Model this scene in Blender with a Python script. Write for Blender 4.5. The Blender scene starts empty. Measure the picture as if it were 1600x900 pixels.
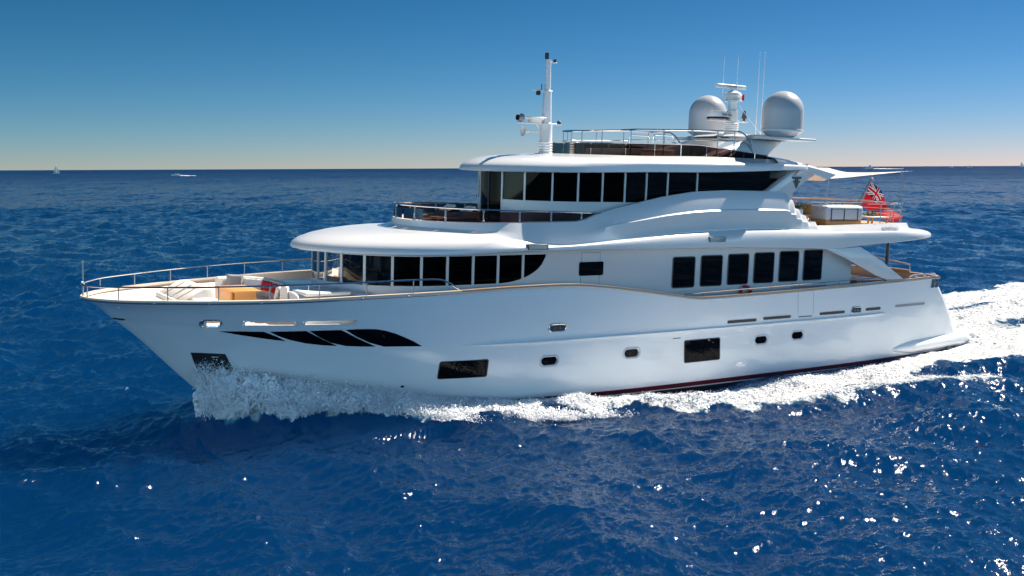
import bpy, bmesh, math, random
import numpy as np
from mathutils import Matrix, Vector
random.seed(7); rng = np.random.default_rng(11)
R = math.radians
scene = bpy.context.scene
COL = scene.collection

# ------------------------------------------------------------------ camera, sky, sun, exposure
CAM_H = 8.5
cam_d = bpy.data.cameras.new("camera"); cam = bpy.data.objects.new("camera", cam_d); COL.objects.link(cam)
cam_d.sensor_width = 36.0; cam_d.lens = 1639.1 / 1600.0 * 36.0
cam_d.clip_start = 0.1; cam_d.clip_end = 200000.0
cam.matrix_world = (Matrix.Translation((0, 0, CAM_H)) @ Matrix.Rotation(R(90 - 6.526), 4, 'X') @ Matrix.Rotation(R(-0.251), 4, 'Z'))
scene.camera = cam

SUN_EL, SUN_AZ = 48.0, 51.0          # elevation; azimuth to the right of the view direction (+Y)
world = bpy.data.worlds.new("World"); scene.world = world; world.use_nodes = True
nt = world.node_tree; nt.nodes.clear()
wo = nt.nodes.new('ShaderNodeOutputWorld'); bg = nt.nodes.new('ShaderNodeBackground'); sky = nt.nodes.new('ShaderNodeTexSky')
sky.sky_type = 'NISHITA'; sky.sun_disc = False
sky.sun_elevation = R(SUN_EL); sky.sun_rotation = R(SUN_AZ)
sky.altitude = 0; sky.air_density = 0.68; sky.dust_density = 0.02; sky.ozone_density = 4.0
bg.inputs['Strength'].default_value = 0.085
# a polarised, very clear summer sky: grade the sky texture's three channels
SKY_S = 0.085
def _n(op, a, b):
    n = nt.nodes.new('ShaderNodeMath'); n.operation = op
    for i, v in enumerate((a, b)):
        if isinstance(v, float): n.inputs[i].default_value = v
        else: nt.links.new(v, n.inputs[i])
    return n.outputs[0]
sep = nt.nodes.new('ShaderNodeSeparateColor'); com = nt.nodes.new('ShaderNodeCombineColor'); nt.links.new(sky.outputs[0], sep.inputs[0])
for i, (pw, sc) in enumerate(((2.2, .675), (1.35, .405), (1.55, .49))):
    nt.links.new(_n('MULTIPLY', _n('POWER', _n('MULTIPLY', sep.outputs[i], SKY_S), pw), sc/SKY_S), com.inputs[i])
# sky behind the camera: gain added low down to fill the shaded hull side
tcw = nt.nodes.new('ShaderNodeTexCoord'); sxyz = nt.nodes.new('ShaderNodeSeparateXYZ'); nt.links.new(tcw.outputs['Generated'], sxyz.inputs[0])
mr = nt.nodes.new('ShaderNodeMapRange'); mr.interpolation_type = 'SMOOTHSTEP'; mr.inputs['From Min'].default_value = .25; mr.inputs['From Max'].default_value = -.45; nt.links.new(sxyz.outputs['Y'], mr.inputs['Value'])
elv = nt.nodes.new('ShaderNodeMapRange'); elv.interpolation_type = 'SMOOTHSTEP'; elv.inputs['From Min'].default_value = .0; elv.inputs['From Max'].default_value = .38; nt.links.new(sxyz.outputs['Z'], elv.inputs['Value'])
gain = nt.nodes.new('ShaderNodeMix'); gain.data_type = 'RGBA'; gain.inputs['A'].default_value = (1.85, 2.25, 2.2, 1); gain.inputs['B'].default_value = (.22, .38, .48, 1); nt.links.new(elv.outputs[0], gain.inputs['Factor'])
rear = nt.nodes.new('ShaderNodeMix'); rear.data_type = 'RGBA'; rear.blend_type = 'MULTIPLY'; rear.inputs['Factor'].default_value = 1.0; nt.links.new(gain.outputs['Result'], rear.inputs['B']); nt.links.new(sky.outputs[0], rear.inputs['A'])
mxs = nt.nodes.new('ShaderNodeMix'); mxs.data_type = 'RGBA'; nt.links.new(mr.outputs[0], mxs.inputs['Factor']); hi = nt.nodes.new('ShaderNodeMapRange'); hi.interpolation_type = 'SMOOTHSTEP'; hi.inputs['From Min'].default_value = .17; hi.inputs['From Max'].default_value = .45; nt.links.new(sxyz.outputs['Z'], hi.inputs['Value'])
hic = nt.nodes.new('ShaderNodeMix'); hic.data_type = 'RGBA'; hic.blend_type = 'MULTIPLY'; hic.inputs['B'].default_value = (2.8, 2.0, 1.65, 1); nt.links.new(hi.outputs[0], hic.inputs['Factor']); nt.links.new(com.outputs[0], hic.inputs['A'])  # extra gain added to the higher sky so the waves reflect brighter
nt.links.new(hic.outputs['Result'], mxs.inputs['A']); nt.links.new(rear.outputs['Result'], mxs.inputs['B'])
nt.links.new(mxs.outputs['Result'], bg.inputs[0]); nt.links.new(bg.outputs[0], wo.inputs[0])
sun_d = bpy.data.lights.new("sun", 'SUN'); sun = bpy.data.objects.new("sun", sun_d); COL.objects.link(sun)
sun_d.energy = 5.0; sun_d.angle = R(0.53); sun_d.color = (1.0, 0.91, 0.81)
sdir = Vector((math.sin(R(SUN_AZ)) * math.cos(R(SUN_EL)), math.cos(R(SUN_AZ)) * math.cos(R(SUN_EL)), math.sin(R(SUN_EL))))
sun.rotation_euler = sdir.to_track_quat('Z', 'Y').to_euler()
vs = scene.view_settings; vs.view_transform = 'Standard'; vs.look = 'None'; vs.gamma = 1.0; vs.use_curve_mapping = False
vs.exposure = 1.05
cy = scene.cycles
cy.use_denoising = True; cy.max_bounces = 8; cy.diffuse_bounces = 3; cy.glossy_bounces = 4; cy.transparent_max_bounces = 12
cy.sample_clamp_indirect = 6.0; cy.sample_clamp_direct = 4.0; cy.caustics_reflective = False; cy.caustics_refractive = False
try:
    cy.denoiser = 'OPENIMAGEDENOISE'; cy.denoising_prefilter = 'ACCURATE'
except Exception: pass

# ------------------------------------------------------------------ helpers
def pch(xs, ys):
    """monotone cubic through the points"""
    xs = np.array(xs, float); ys = np.array(ys, float); h = np.diff(xs); d = np.diff(ys) / h
    m = np.zeros(len(xs)); m[0] = d[0]; m[-1] = d[-1]
    for i in range(1, len(xs) - 1):
        if d[i-1] * d[i] > 0:
            w1 = 2*h[i] + h[i-1]; w2 = h[i] + 2*h[i-1]; m[i] = (w1 + w2) / (w1/d[i-1] + w2/d[i])
    def f(x):
        x = np.clip(x, xs[0], xs[-1]); i = np.clip(np.searchsorted(xs, x) - 1, 0, len(xs) - 2)
        t = (x - xs[i]) / h[i]; t2 = t*t; t3 = t2*t
        return (2*t3-3*t2+1)*ys[i] + (t3-2*t2+t)*h[i]*m[i] + (-2*t3+3*t2)*ys[i+1] + (t3-t2)*h[i]*m[i+1]
    return f
def lin(xs, ys): return lambda x: np.interp(x, xs, ys)

# yacht frame: X metres aft of the bow tip, Y to port, Z up; local mesh axes are (X, -Y, Z)
YAW, HEEL, TRIM, PX, PY = R(32.63), R(1.249), R(1.63), -0.0672, 40.907
def b2w(X, Y, Z):
    X = X - 16
    X, Z = X*math.cos(TRIM) + Z*math.sin(TRIM), -X*math.sin(TRIM) + Z*math.cos(TRIM)
    Y, Z = Y*math.cos(HEEL) + Z*math.sin(HEEL), -Y*math.sin(HEEL) + Z*math.cos(HEEL)
    c, s = math.cos(YAW), math.sin(YAW)
    return Vector((PX + X*c + Y*s, PY + X*s - Y*c, Z))
_o = b2w(0, 0, 0)
BM = Matrix.Identity(4)
for j, (a, b, c) in enumerate(((1, 0, 0), (0, -1, 0), (0, 0, 1))):
    v = b2w(a, b, c) - _o
    for i in range(3): BM[i][j] = v[i]
for i in range(3): BM[i][3] = _o[i]
def w2flat(x, y):
    """world ground position -> (X aft, Y port) ignoring trim and heel"""
    c, s = math.cos(YAW), math.sin(YAW); dx, dy = x - PX, y - PY
    return 16 + dx*c + dy*s, dx*s - dy*c

def tag(o, label=None, cat=None, group=None, kind=None):
    if label: o['label'] = label
    if cat: o['category'] = cat
    if group: o['group'] = group
    if kind: o['kind'] = kind
    return o
def empty(name, mat):
    o = bpy.data.objects.new(name, None); COL.objects.link(o); o.empty_display_size = 0.3; o.matrix_world = mat; return o
def on_boat(name, X, Y, Z, label, cat, group=None, rz=0.0):
    """a thing of its own that stands on the yacht: an Empty at its base"""
    o = empty(name, BM @ Matrix.Translation((X, -Y, Z)) @ Matrix.Rotation(rz, 4, 'Z')); return tag(o, label, cat, group)
def copy_thing(src, mat, label=None, group=None):
    r = src.copy(); COL.objects.link(r); r.matrix_world = mat
    if label: r['label'] = label
    if group: r['group'] = group
    for ch in [c for c in bpy.data.objects if c.parent == src]:
        c = ch.copy(); COL.objects.link(c); c.parent = r
        for g in [q for q in bpy.data.objects if q.parent == ch]:
            d = g.copy(); COL.objects.link(d); d.parent = c
    return r

class MB:
    """collects geometry in yacht axes (X aft, Y port, Z up); build() links it as ONE mesh object"""
    def __init__(s): s.v = []; s.f = []; s.m = []
    def add(s, V, F, m=0):
        o = len(s.v); s.v += [tuple(map(float, p)) for p in V]; s.f += [tuple(i + o for i in f) for f in F]; s.m += [m]*len(F); return s
    def grid(s, P, m=0, cu=False, cv=False, skip=None):
        P = np.asarray(P, float); nu, nv = P.shape[:2]
        F = []
        for i in range(nu if cu else nu - 1):
            for j in range(nv if cv else nv - 1):
                if skip is not None and skip[i, j]: continue
                a, b = (i + 1) % nu, (j + 1) % nv
                F.append((i*nv + j, a*nv + j, a*nv + b, i*nv + b))
        return s.add(P.reshape(-1, 3), F, m)
    def box(s, x0, x1, y0, y1, z0, z1, m=0):
        V = [(x, y, z) for x in (x0, x1) for y in (y0, y1) for z in (z0, z1)]
        return s.add(V, [(0,1,3,2),(4,6,7,5),(0,4,5,1),(2,3,7,6),(0,2,6,4),(1,5,7,3)], m)
    def rbox(s, x0, x1, y0, y1, z0, z1, r=.03, n=3, m=0, M=None):
        """box with rounded edges"""
        bm = bmesh.new(); bmesh.ops.create_cube(bm, size=1)
        for v in bm.verts: v.co = Vector(((x0+x1)/2 + v.co.x*(x1-x0), (y0+y1)/2 + v.co.y*(y1-y0), (z0+z1)/2 + v.co.z*(z1-z0)))
        bmesh.ops.bevel(bm, geom=list(bm.edges), offset=r, segments=n, profile=.5, affect='EDGES', clamp_overlap=True)
        bm.verts.index_update()
        V = [(M @ v.co) if M is not None else v.co for v in bm.verts]; F = [[v.index for v in f.verts] for f in bm.faces]; bm.free()
        return s.add(V, F, m)
    def tube(s, pts, r, n=8, closed=False, m=0, cap=True):
        P = [Vector(p) for p in pts]; N = len(P); rr = r if hasattr(r, '__len__') else [r]*N; rings = []
        up = None
        for i in range(N):
            a = P[(i-1) % N] if (closed or i > 0) else P[i]; b = P[(i+1) % N] if (closed or i < N-1) else P[i]
            t = (b - a).normalized()
            if up is None: up = Vector((0,0,1)) if abs(t.z) < .9 else Vector((1,0,0))
            u = t.cross(up); u = u.normalized() if u.length > 1e-6 else t.orthogonal().normalized(); w = u.cross(t).normalized(); up = w
            rings.append([P[i] + (u*math.cos(2*math.pi*k/n) + w*math.sin(2*math.pi*k/n))*rr[i] for k in range(n)])
        o = len(s.v); s.grid(np.array([[tuple(q) for q in g] for g in rings]), m, cu=closed, cv=True)
        if cap and not closed:
            s.f += [tuple(o + k for k in range(n))[::-1], tuple(o + (N-1)*n + k for k in range(n))]; s.m += [m, m]
        return s
    def lathe(s, prof, c, n=24, m=0, axis='Z'):
        G = []
        for r, h in prof:
            row = []
            for k in range(n):
                a = 2*math.pi*k/n; x, y = r*math.cos(a), r*math.sin(a)
                row.append({'Z': (c[0]+x, c[1]+y, c[2]+h), 'X': (c[0]+h, c[1]+x, c[2]+y), 'Y': (c[0]+x, c[1]+h, c[2]+y)}[axis])
            G.append(row)
        return s.grid(np.array(G), m, cv=True)
    def poly_xz(s, pts, y0, y1, m=0):
        """flat outline in the X-Z plane given a thickness from y0 to y1"""
        n = len(pts); V = [(x, y0, z) for x, z in pts] + [(x, y1, z) for x, z in pts]
        F = [tuple(range(n))[::-1], tuple(range(n, 2*n))] + [(i, (i+1) % n, n + (i+1) % n, n + i) for i in range(n)]
        return s.add(V, F, m)
    def poly_xy(s, pts, z0, z1, m=0):
        n = len(pts); V = [(x, y, z0) for x, y in pts] + [(x, y, z1) for x, y in pts]
        F = [tuple(range(n))[::-1], tuple(range(n, 2*n))] + [(i, (i+1) % n, n + (i+1) % n, n + i) for i in range(n)]
        return s.add(V, F, m)
    def build(s, name, mats, parent=None, origin=(0,0,0), smooth=35, bevel=0, weld=True, kind=None, world=False):
        me = bpy.data.meshes.new(name)
        ox, oy, oz = origin
        k = 1 if world else -1
        V = [(x - ox, k*(y - oy), z - oz) for x, y, z in s.v]
        me.from_pydata(V, [], s.f)
        mats = mats if isinstance(mats, (list, tuple)) else [mats]
        for mt in mats: me.materials.append(mt)
        me.polygons.foreach_set('material_index', s.m)
        bm = bmesh.new(); bm.from_mesh(me)
        if weld: bmesh.ops.remove_doubles(bm, verts=list(bm.verts), dist=1e-4)
        bmesh.ops.dissolve_degenerate(bm, edges=list(bm.edges), dist=1e-6)
        bmesh.ops.recalc_face_normals(bm, faces=list(bm.faces))
        if bevel: bmesh.ops.bevel(bm, geom=[e for e in bm.edges if len(e.link_faces) == 2 and e.calc_face_angle(0) > .6], offset=bevel, segments=2, profile=.5, affect='EDGES', clamp_overlap=True)
        bm.to_mesh(me); bm.free()
        if smooth:
            me.polygons.foreach_set('use_smooth', [True]*len(me.polygons))
            me.set_sharp_from_angle(angle=R(smooth))
        o = bpy.data.objects.new(name, me); COL.objects.link(o)
        if parent is not None: o.parent = parent
        if kind: o['kind'] = kind
        return o

# ------------------------------------------------------------------ materials
def mat(name, col, rough=.4, metal=0.0, spec=.5, coat=0.0, coat_rough=.05, noise=None, bump=None):
    m = bpy.data.materials.new(name); m.use_nodes = True; t = m.node_tree; p = t.nodes['Principled BSDF']
    p.inputs['Base Color'].default_value = (*col, 1); p.inputs['Roughness'].default_value = rough; p.inputs['Metallic'].default_value = metal
    p.inputs['Specular IOR Level'].default_value = spec; p.inputs['Coat Weight'].default_value = coat; p.inputs['Coat Roughness'].default_value = coat_rough
    tc = t.nodes.new('ShaderNodeTexCoord')
    if noise:
        sc, amt = noise
        n = t.nodes.new('ShaderNodeTexNoise'); n.inputs['Scale'].default_value = sc; n.inputs['Detail'].default_value = 6; t.links.new(tc.outputs['Object'], n.inputs['Vector'])
        mx = t.nodes.new('ShaderNodeMix'); mx.data_type = 'RGBA'
        mx.inputs['A'].default_value = (*[c*(1-amt) for c in col], 1); mx.inputs['B'].default_value = (*[min(1, c*(1+amt)) for c in col], 1)
        t.links.new(n.outputs['Fac'], mx.inputs['Factor']); t.links.new(mx.outputs['Result'], p.inputs['Base Color'])
    if bump:
        sc, st = bump
        n = t.nodes.new('ShaderNodeTexNoise'); n.inputs['Scale'].default_value = sc; n.inputs['Detail'].default_value = 4; t.links.new(tc.outputs['Object'], n.inputs['Vector'])
        b = t.nodes.new('ShaderNodeBump'); b.inputs['Strength'].default_value = st; b.inputs['Distance'].default_value = .02
        t.links.new(n.outputs['Fac'], b.inputs['Height']); t.links.new(b.outputs['Normal'], p.inputs['Normal'])
    return m
def teak(name, col, scale=9.0, axis='Y'):
    m = mat(name, col, .55, noise=(6, .18)); t = m.node_tree; p = t.nodes['Principled BSDF']
    tc = t.nodes.new('ShaderNodeTexCoord'); w = t.nodes.new('ShaderNodeTexWave'); w.wave_type = 'BANDS'; w.bands_direction = axis; w.wave_profile = 'SAW'
    w.inputs['Scale'].default_value = scale; w.inputs['Distortion'].default_value = 0.0
    t.links.new(tc.outputs['Object'], w.inputs['Vector'])
    r = t.nodes.new('ShaderNodeValToRGB'); r.color_ramp.elements[0].position = .0; r.color_ramp.elements[0].color = (.25, .22, .2, 1); r.color_ramp.elements[1].position = .12; r.color_ramp.elements[1].color = (1, 1, 1, 1)
    t.links.new(w.outputs['Fac'], r.inputs['Fac'])
    mx = t.nodes.new('ShaderNodeMix'); mx.data_type = 'RGBA'; mx.blend_type = 'MULTIPLY'; mx.inputs['Factor'].default_value = 1
    src = p.inputs['Base Color'].links[0].from_socket
    t.links.new(src, mx.inputs['A']); t.links.new(r.outputs['Color'], mx.inputs['B']); t.links.new(mx.outputs['Result'], p.inputs['Base Color'])
    return m
def glass(name, tint, refl=1.0, rough=.01):
    """tinted sheet glass: see-through by its tint, mirror-like by angle"""
    m = bpy.data.materials.new(name); m.use_nodes = True; t = m.node_tree; t.nodes.clear()
    o = t.nodes.new('ShaderNodeOutputMaterial'); tr = t.nodes.new('ShaderNodeBsdfTransparent'); gl = t.nodes.new('ShaderNodeBsdfGlossy'); fr = t.nodes.new('ShaderNodeFresnel'); mx = t.nodes.new('ShaderNodeMixShader')
    tr.inputs['Color'].default_value = (*tint, 1); gl.inputs['Roughness'].default_value = rough; gl.inputs['Color'].default_value = (refl, refl, refl, 1); fr.inputs['IOR'].default_value = 1.5
    t.links.new(fr.outputs[0], mx.inputs[0]); t.links.new(tr.outputs[0], mx.inputs[1]); t.links.new(gl.outputs[0], mx.inputs[2]); t.links.new(mx.outputs[0], o.inputs['Surface'])
    return m
WHITE = mat('white_gelcoat', (.70, .695, .685), .22, coat=.4, noise=(.35, .015))
HULLW = mat('hull_gelcoat', (.86, .86, .855), .2, coat=.8, coat_rough=.04, noise=(.3, .02), bump=(1.1, .10))
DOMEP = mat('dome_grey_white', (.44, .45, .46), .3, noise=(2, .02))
# the lower hull below the boot stripe is dark antifouling
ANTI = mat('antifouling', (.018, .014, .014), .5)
REDB = mat('boot_red', (.11, .006, .010), .3, coat=.5)
WHT2 = mat('trim_white', (.72, .72, .71), .35)
CREAM = mat('cream_deck', (.74, .69, .62), .55, bump=(40, .15))
CUSH = mat('cream_cushion', (.76, .70, .63), .8, bump=(25, .4))
LCUSH = mat('pale_cushion', (.82, .79, .74), .8, bump=(25, .4))
TAN = mat('varnished_cap', (.52, .33, .19), .3, coat=.6, noise=(4, .15))
CAPC = mat('cap_cream', (.70, .58, .46), .4, noise=(3, .08))
STEEL = mat('polished_steel', (.72, .71, .69), .12, metal=1.0)
DSTEEL = mat('steel_grey', (.30, .31, .33), .3, metal=.8)
DARKW = mat('dark_window', (.003, .003, .004), .03, spec=.12)
BLACK = mat('black_plastic', (.012, .012, .013), .4)
DPLATE = mat('anchor_plate', (.035, .035, .038), .35, metal=.5, bump=(8, .2))
GREYP = mat('grey_paint', (.25, .27, .30), .4)
DGREY = mat('dark_grey', (.06, .065, .075), .4)
TEAK = teak('teak_deck', (.50, .30, .17), 5.0)
TEAKP = mat('teak_furniture', (.56, .27, .085), .45, noise=(5, .2))
ORNG = mat('orange_teak', (.66, .30, .075), .4, noise=(3, .12))
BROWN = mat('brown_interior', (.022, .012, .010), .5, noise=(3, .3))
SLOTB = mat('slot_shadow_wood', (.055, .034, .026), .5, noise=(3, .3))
REDF = mat('red_fabric', (.55, .012, .016), .8, bump=(30, .3))
REDS = mat('red_plastic', (.42, .01, .012), .4)
GREYF = mat('grey_fabric', (.36, .34, .32), .85, bump=(30, .3))
WHTF = mat('white_fabric', (.74, .72, .69), .85, bump=(18, .5))
COVER = mat('cover_canvas', (.62, .64, .66), .7, bump=(9, .5))
SAIL = mat('sail_cloth', (.80, .76, .68), .8)
LEAF = mat('leaf_green', (.05, .09, .02), .6)
FLOW = mat('petal_yellow', (.55, .42, .08), .6)
BEIGE = mat('beige_panel', (.42, .31, .2), .5)
NAVY = mat('navy', (.006, .012, .05), .7)
RAILG = glass('tinted_rail_glass', (.16, .105, .10), .35)
CABG = glass('cabin_glass', (.30, .29, .29), .5)
CABD = glass('dark_cabin_glass', (.045, .045, .055), .10)
CLEAR = glass('fly_glass', (.10, .065, .062), .16)
for g in (SAIL,):
    t = g.node_tree; p = t.nodes['Principled BSDF']; p.inputs['Transmission Weight'].default_value = 0.0

# ------------------------------------------------------------------ hull shape of the yacht
f_sz = pch([-1,0,2,5,8,11.25,13.3,15.1,16.0,16.85,17.7,18.5,19.4,20.25,21.1,21.7,22.2,24,27.8,31.6,38,42],
           [4.12,4.12,4.14,4.18,4.26,4.33,4.39,4.41,4.39,4.325,4.24,4.14,4.02,3.9,3.78,3.7,3.665,3.68,3.74,3.82,3.94,4.0])
f_kz = pch([0,1,2.2,3.6,6.1,10.3,11.5,15,40], [3.46,3.38,3.3,3.2,2.9,2.5,2.46,2.44,2.46])
f_xst = pch([-1.2,-.6,0,.98,1.84,2.76,3.43,3.84,4.12,4.5], [7.2,5.6,4.65,3.48,2.61,1.71,.94,.45,0,-.5])
f_tap = pch([-1,18,20,24,28,32,35,38.4,41], [1,1,.998,.988,.971,.937,.888,.83,.77])
f_sb = pch([0,.15,.4,.85,2.12,3.48,4.92,6.41,7.94,9.55,11.25,13.26,16], [0,.5,.9,1.41,2.2,2.85,3.34,3.70,3.88,4.02,4.07,4.11,4.12])
f_kb = pch([0,.1,.25,.6,1.2,2.5,4.9,7.5,9.4,11.5,14,17], [0,.22,.42,.8,1.25,1.95,2.86,3.45,3.75,3.94,4.03,4.05])
f_wb = pch([0,.1,.5,1,2,4,6,9,12,15,18], [0,.1,.33,.58,1.08,1.95,2.65,3.4,3.75,3.9,3.93])
f_lb = pch([0,1,3,6,10,15,20], [0,.3,.9,1.75,2.6,3.1,3.3])
f_stern = pch([-1.2,.3,.9,1.24,2.06,2.98,3.79,4.2], [40.9,40.9,40.65,40.35,39.8,39.0,38.2,37.8])
def hb(X, z):
    """half breadth of the hull at station X and height z"""
    X = np.asarray(X, float); z = np.asarray(z, float)
    zs = f_sz(X); zk = f_kz(X); zw = .3; zl = -1.2
    d = np.maximum(X - f_xst(z), 0)
    bs = f_sb(d); bk = f_kb(d); bw = f_wb(d); bl = f_lb(d); T = f_tap(X)
    t = np.clip((z-zk)/(zs-zk), 0, 1.2); up = bk + (bs-bk)*(t*.75+.25*t*t)
    t2 = np.clip((z-zw)/(zk-zw), 0, 1); lo = bw + (bk-bw)*(t2*.85+.15*t2*t2)
    t3 = np.clip((z-zl)/(zw-zl), 0, 1); bot = bl + (bw-bl)*np.sqrt(t3)
    return np.where(z > zk, up, np.where(z > zw, lo, bot))*T

yacht = empty('motor_yacht', BM)
tag(yacht, 'large white three-deck motor yacht with black windows under way in the middle', 'yacht')

def outline_hit(xz, slots):
    for (x0, x1, z0, z1) in slots:
        r = (z1-z0)/2; cx = min(max(xz[0], x0+r), x1-r); cz = (z0+z1)/2
        if (xz[0]-cx)**2 + (xz[1]-cz)**2 < r*r: return True
    return False
SLOTS = [(3.17,3.74,3.29,3.53), (4.37,5.89,3.335,3.505), (6.12,7.69,3.345,3.515)]      # real openings through the forward bulwark
def hull_rows():
    def row_const(z): return lambda X: np.full_like(X, z)
    def row_lo(t): return lambda X: .3 + (f_kz(X)-.3)*t
    def row_up(t): return lambda X: f_kz(X) + (f_sz(X)-f_kz(X))*t
    return ([row_const(z) for z in (-1.2,-.8,-.4,-.1,.13,.3)] + [row_lo(t) for t in (.12,.25,.38,.5,.62,.75,.88,.985)] + [row_up(0.006)] + [row_up(t) for t in np.linspace(.06,1,26)])
def solve_end(zf, fx, x0):
    x = x0
    for _ in range(30): x = .5*x + .5*float(fx(float(zf(np.array([x]))[0])))
    return x
COLS = 260
def hull_grid(sign, inset=0.0, rows=None, x_stop=None):
    G = []
    for zf in rows:
        x0 = solve_end(zf, f_xst, 1.0); xe = solve_end(zf, f_stern, 39.0) - .8
        if x_stop: xe = x_stop
        s = np.linspace(0, 1, COLS); s = .55*s + .45*s**2.2
        X = x0 + inset*1.2 + (xe - x0 - inset*1.2)*s; Z = zf(X); Y = np.maximum(hb(X, Z) - inset, 0); Y[0] = 0
        row = list(zip(X, sign*Y, Z))
        if not x_stop:
            b = float(Y[-1]); z = float(Z[-1])
            for a in np.linspace(10, 90, 8): row.append((xe + .8*math.sin(R(a)), sign*(b - .8 + .8*math.cos(R(a))), z))
            row.append((xe + .83, 0, z))
        G.append(row)
    return np.array(G)
ROWS = hull_rows(); h = MB()
for sg in (1, -1):
    G = hull_grid(sg, 0, ROWS)
    sk = np.zeros(G.shape[:2], bool)
    for i in range(len(ROWS)-1):
        for j in range(COLS-1):
            c = (G[i, j] + G[i+1, j+1])/2
            if 2.9 < c[0] < 8 and 3.2 < c[2] < 3.6 and outline_hit((c[0], c[2]), SLOTS): sk[i, j] = True
    h.grid(G[4:], 0, skip=sk[4:]); h.grid(G[:5], 1)
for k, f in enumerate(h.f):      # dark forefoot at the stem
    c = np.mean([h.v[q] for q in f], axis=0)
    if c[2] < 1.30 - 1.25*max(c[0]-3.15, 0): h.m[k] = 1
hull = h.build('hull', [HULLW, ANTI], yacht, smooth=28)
# boot stripe, just proud of the hull
zr = [lambda X: np.full_like(X, .135), lambda X: np.full_like(X, .22), lambda X: np.full_like(X, .315)]
b = MB()
for sg in (1, -1):
    G = hull_grid(sg, -.006, zr); b.grid(G[:, 3:])
b.build('boot_stripe', REDB, hull)
b = MB()
for sg in (1, -1):
    G = hull_grid(sg, -.006, [lambda X: np.full_like(X, .09), lambda X: np.full_like(X, .132)]); b.grid(G[:, 3:])
b.build('waterline_stripe', WHT2, hull)

# spray rail along the side (white moulding that throws a blue shade below it)
for sg in (1, -1):
    X = np.linspace(11.4, 33.9, 90); e = np.minimum(1, np.minimum((X-11.4)/1.2, (33.9-X)/.5)); Z = f_kz(X) - .01
    rows = []
    for dz, o in ((.05,-.005),(.035,.05),(0.0,.085),(-.06,.075),(-.10,-.005)):
        rows.append(np.stack([X, sg*(hb(X, Z+dz*e) + o*e + (0 if o > 0 else 0)), Z + dz*e], -1))
    MB().grid(np.array(rows)).build('spray_rail', HULLW, hull)

# bulwark lining and caps
lin_rows = [(lambda t: (lambda X: np.minimum(3.0, f_sz(X)-.6) + (f_sz(X) - np.minimum(3.0, f_sz(X)-.6))*t))(t) for t in np.linspace(0, .995, 28)]
lb = MB()
for sg in (1, -1):
    G = hull_grid(sg, .13, lin_rows)
    sk = np.zeros(G.shape[:2], bool)
    for i in range(G.shape[0]-1):
        for j in range(COLS-1):
            c = (G[i, j] + G[i+1, j+1])/2
            if 2.9 < c[0] < 8 and 3.2 < c[2] < 3.6 and outline_hit((c[0], c[2]), [(a-.03, b_+.03, c0-.03, c1+.03) for a, b_, c0, c1 in SLOTS]): sk[i, j] = True
    lb.grid(G, skip=sk)
lb.build('bulwark_lining', CREAM, hull)
def cap_path(sg, x0, x1, n=120, off=0.0):
    X = np.linspace(0, 1, n)**1.6*(x1-x0) + x0
    return X, sg*np.maximum(f_sb(X)*f_tap(X) + off, 0), f_sz(X)
def cap(name, x0, x1, m, w=.17, h_=.05):
    c = MB()
    for sg in (1, -1):
        X, Y, Z = cap_path(sg, x0, x1); Yi = sg*np.maximum(np.abs(Y) - w, 0)
        c.grid(np.array([np.stack([X, Y + sg*.02, Z], -1), np.stack([X, Y + sg*.02, Z + h_], -1), np.stack([X + (.1 if x0 < 1 else 0), Yi, Z + h_], -1), np.stack([X + (.1 if x0 < 1 else 0), Yi, Z - .01], -1)]), cu=True)
    return c.build(name, m, yacht, smooth=30)
cap('cap_rail', 0.0, 11.3, CAPC, .2)
cap('cap_rail', 11.3, 38.0, TAN, .2, .055)
for sg in (1, -1):
    X, Y, Z = cap_path(sg, 0.02, 38.0, 150, .025); MB().tube(list(zip(X, Y, Z - .035)), .024, 6).build('rub_rail', DSTEEL, hull)
    for xj in (1.75, 3.2, 4.65, 6.2, 7.75, 9.3):
        y = sg*float(f_sb(xj)); z = float(f_sz(xj)); MB().rbox(xj-.05, xj+.05, y-.03, y+.05, z-.06, z+.005, .012).build('cap_joint', DSTEEL, hull)
# transom cap
MB().rbox(38.0, 38.25, -3.2, 3.2, 3.93, 4.0, .02).build('transom_cap', TAN, yacht)

def patch(name, pts, m, off=.012, depth=.03, parent=None, sub=3, sign=1):
    """a flat fitting that follows the hull side, outline in (X, Z)"""
    bm = bmesh.new(); vs = [bm.verts.new((x, 0, z)) for x, z in pts]
    es = [bm.edges.new((vs[i], vs[(i+1) % len(vs)])) for i in range(len(vs))]
    bmesh.ops.triangle_fill(bm, use_beauty=True, edges=es)
    bmesh.ops.subdivide_edges(bm, edges=list(bm.edges), cuts=sub, use_grid_fill=True)
    x = np.array([v.co.x for v in bm.verts]); z = np.array([v.co.z for v in bm.verts]); Y = hb(x, z)
    for v, y in zip(bm.verts, Y): v.co.y = y + off
    bm.verts.index_update(); V = [v.co.copy() for v in bm.verts]; F = [[v.index for v in f.verts] for f in bm.faces]
    be = [[v.index for v in e.verts] for e in bm.edges if len(e.link_faces) == 1]; bm.free(); n = len(V)
    mb = MB(); mb.add([(p.x, sign*p.y, p.z) for p in V] + [(p.x, sign*(p.y-depth), p.z) for p in V], F + [(a, b_, b_+n, a+n) for a, b_ in be])
    return mb.build(name, m, parent if parent is not None else hull, smooth=40)
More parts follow.
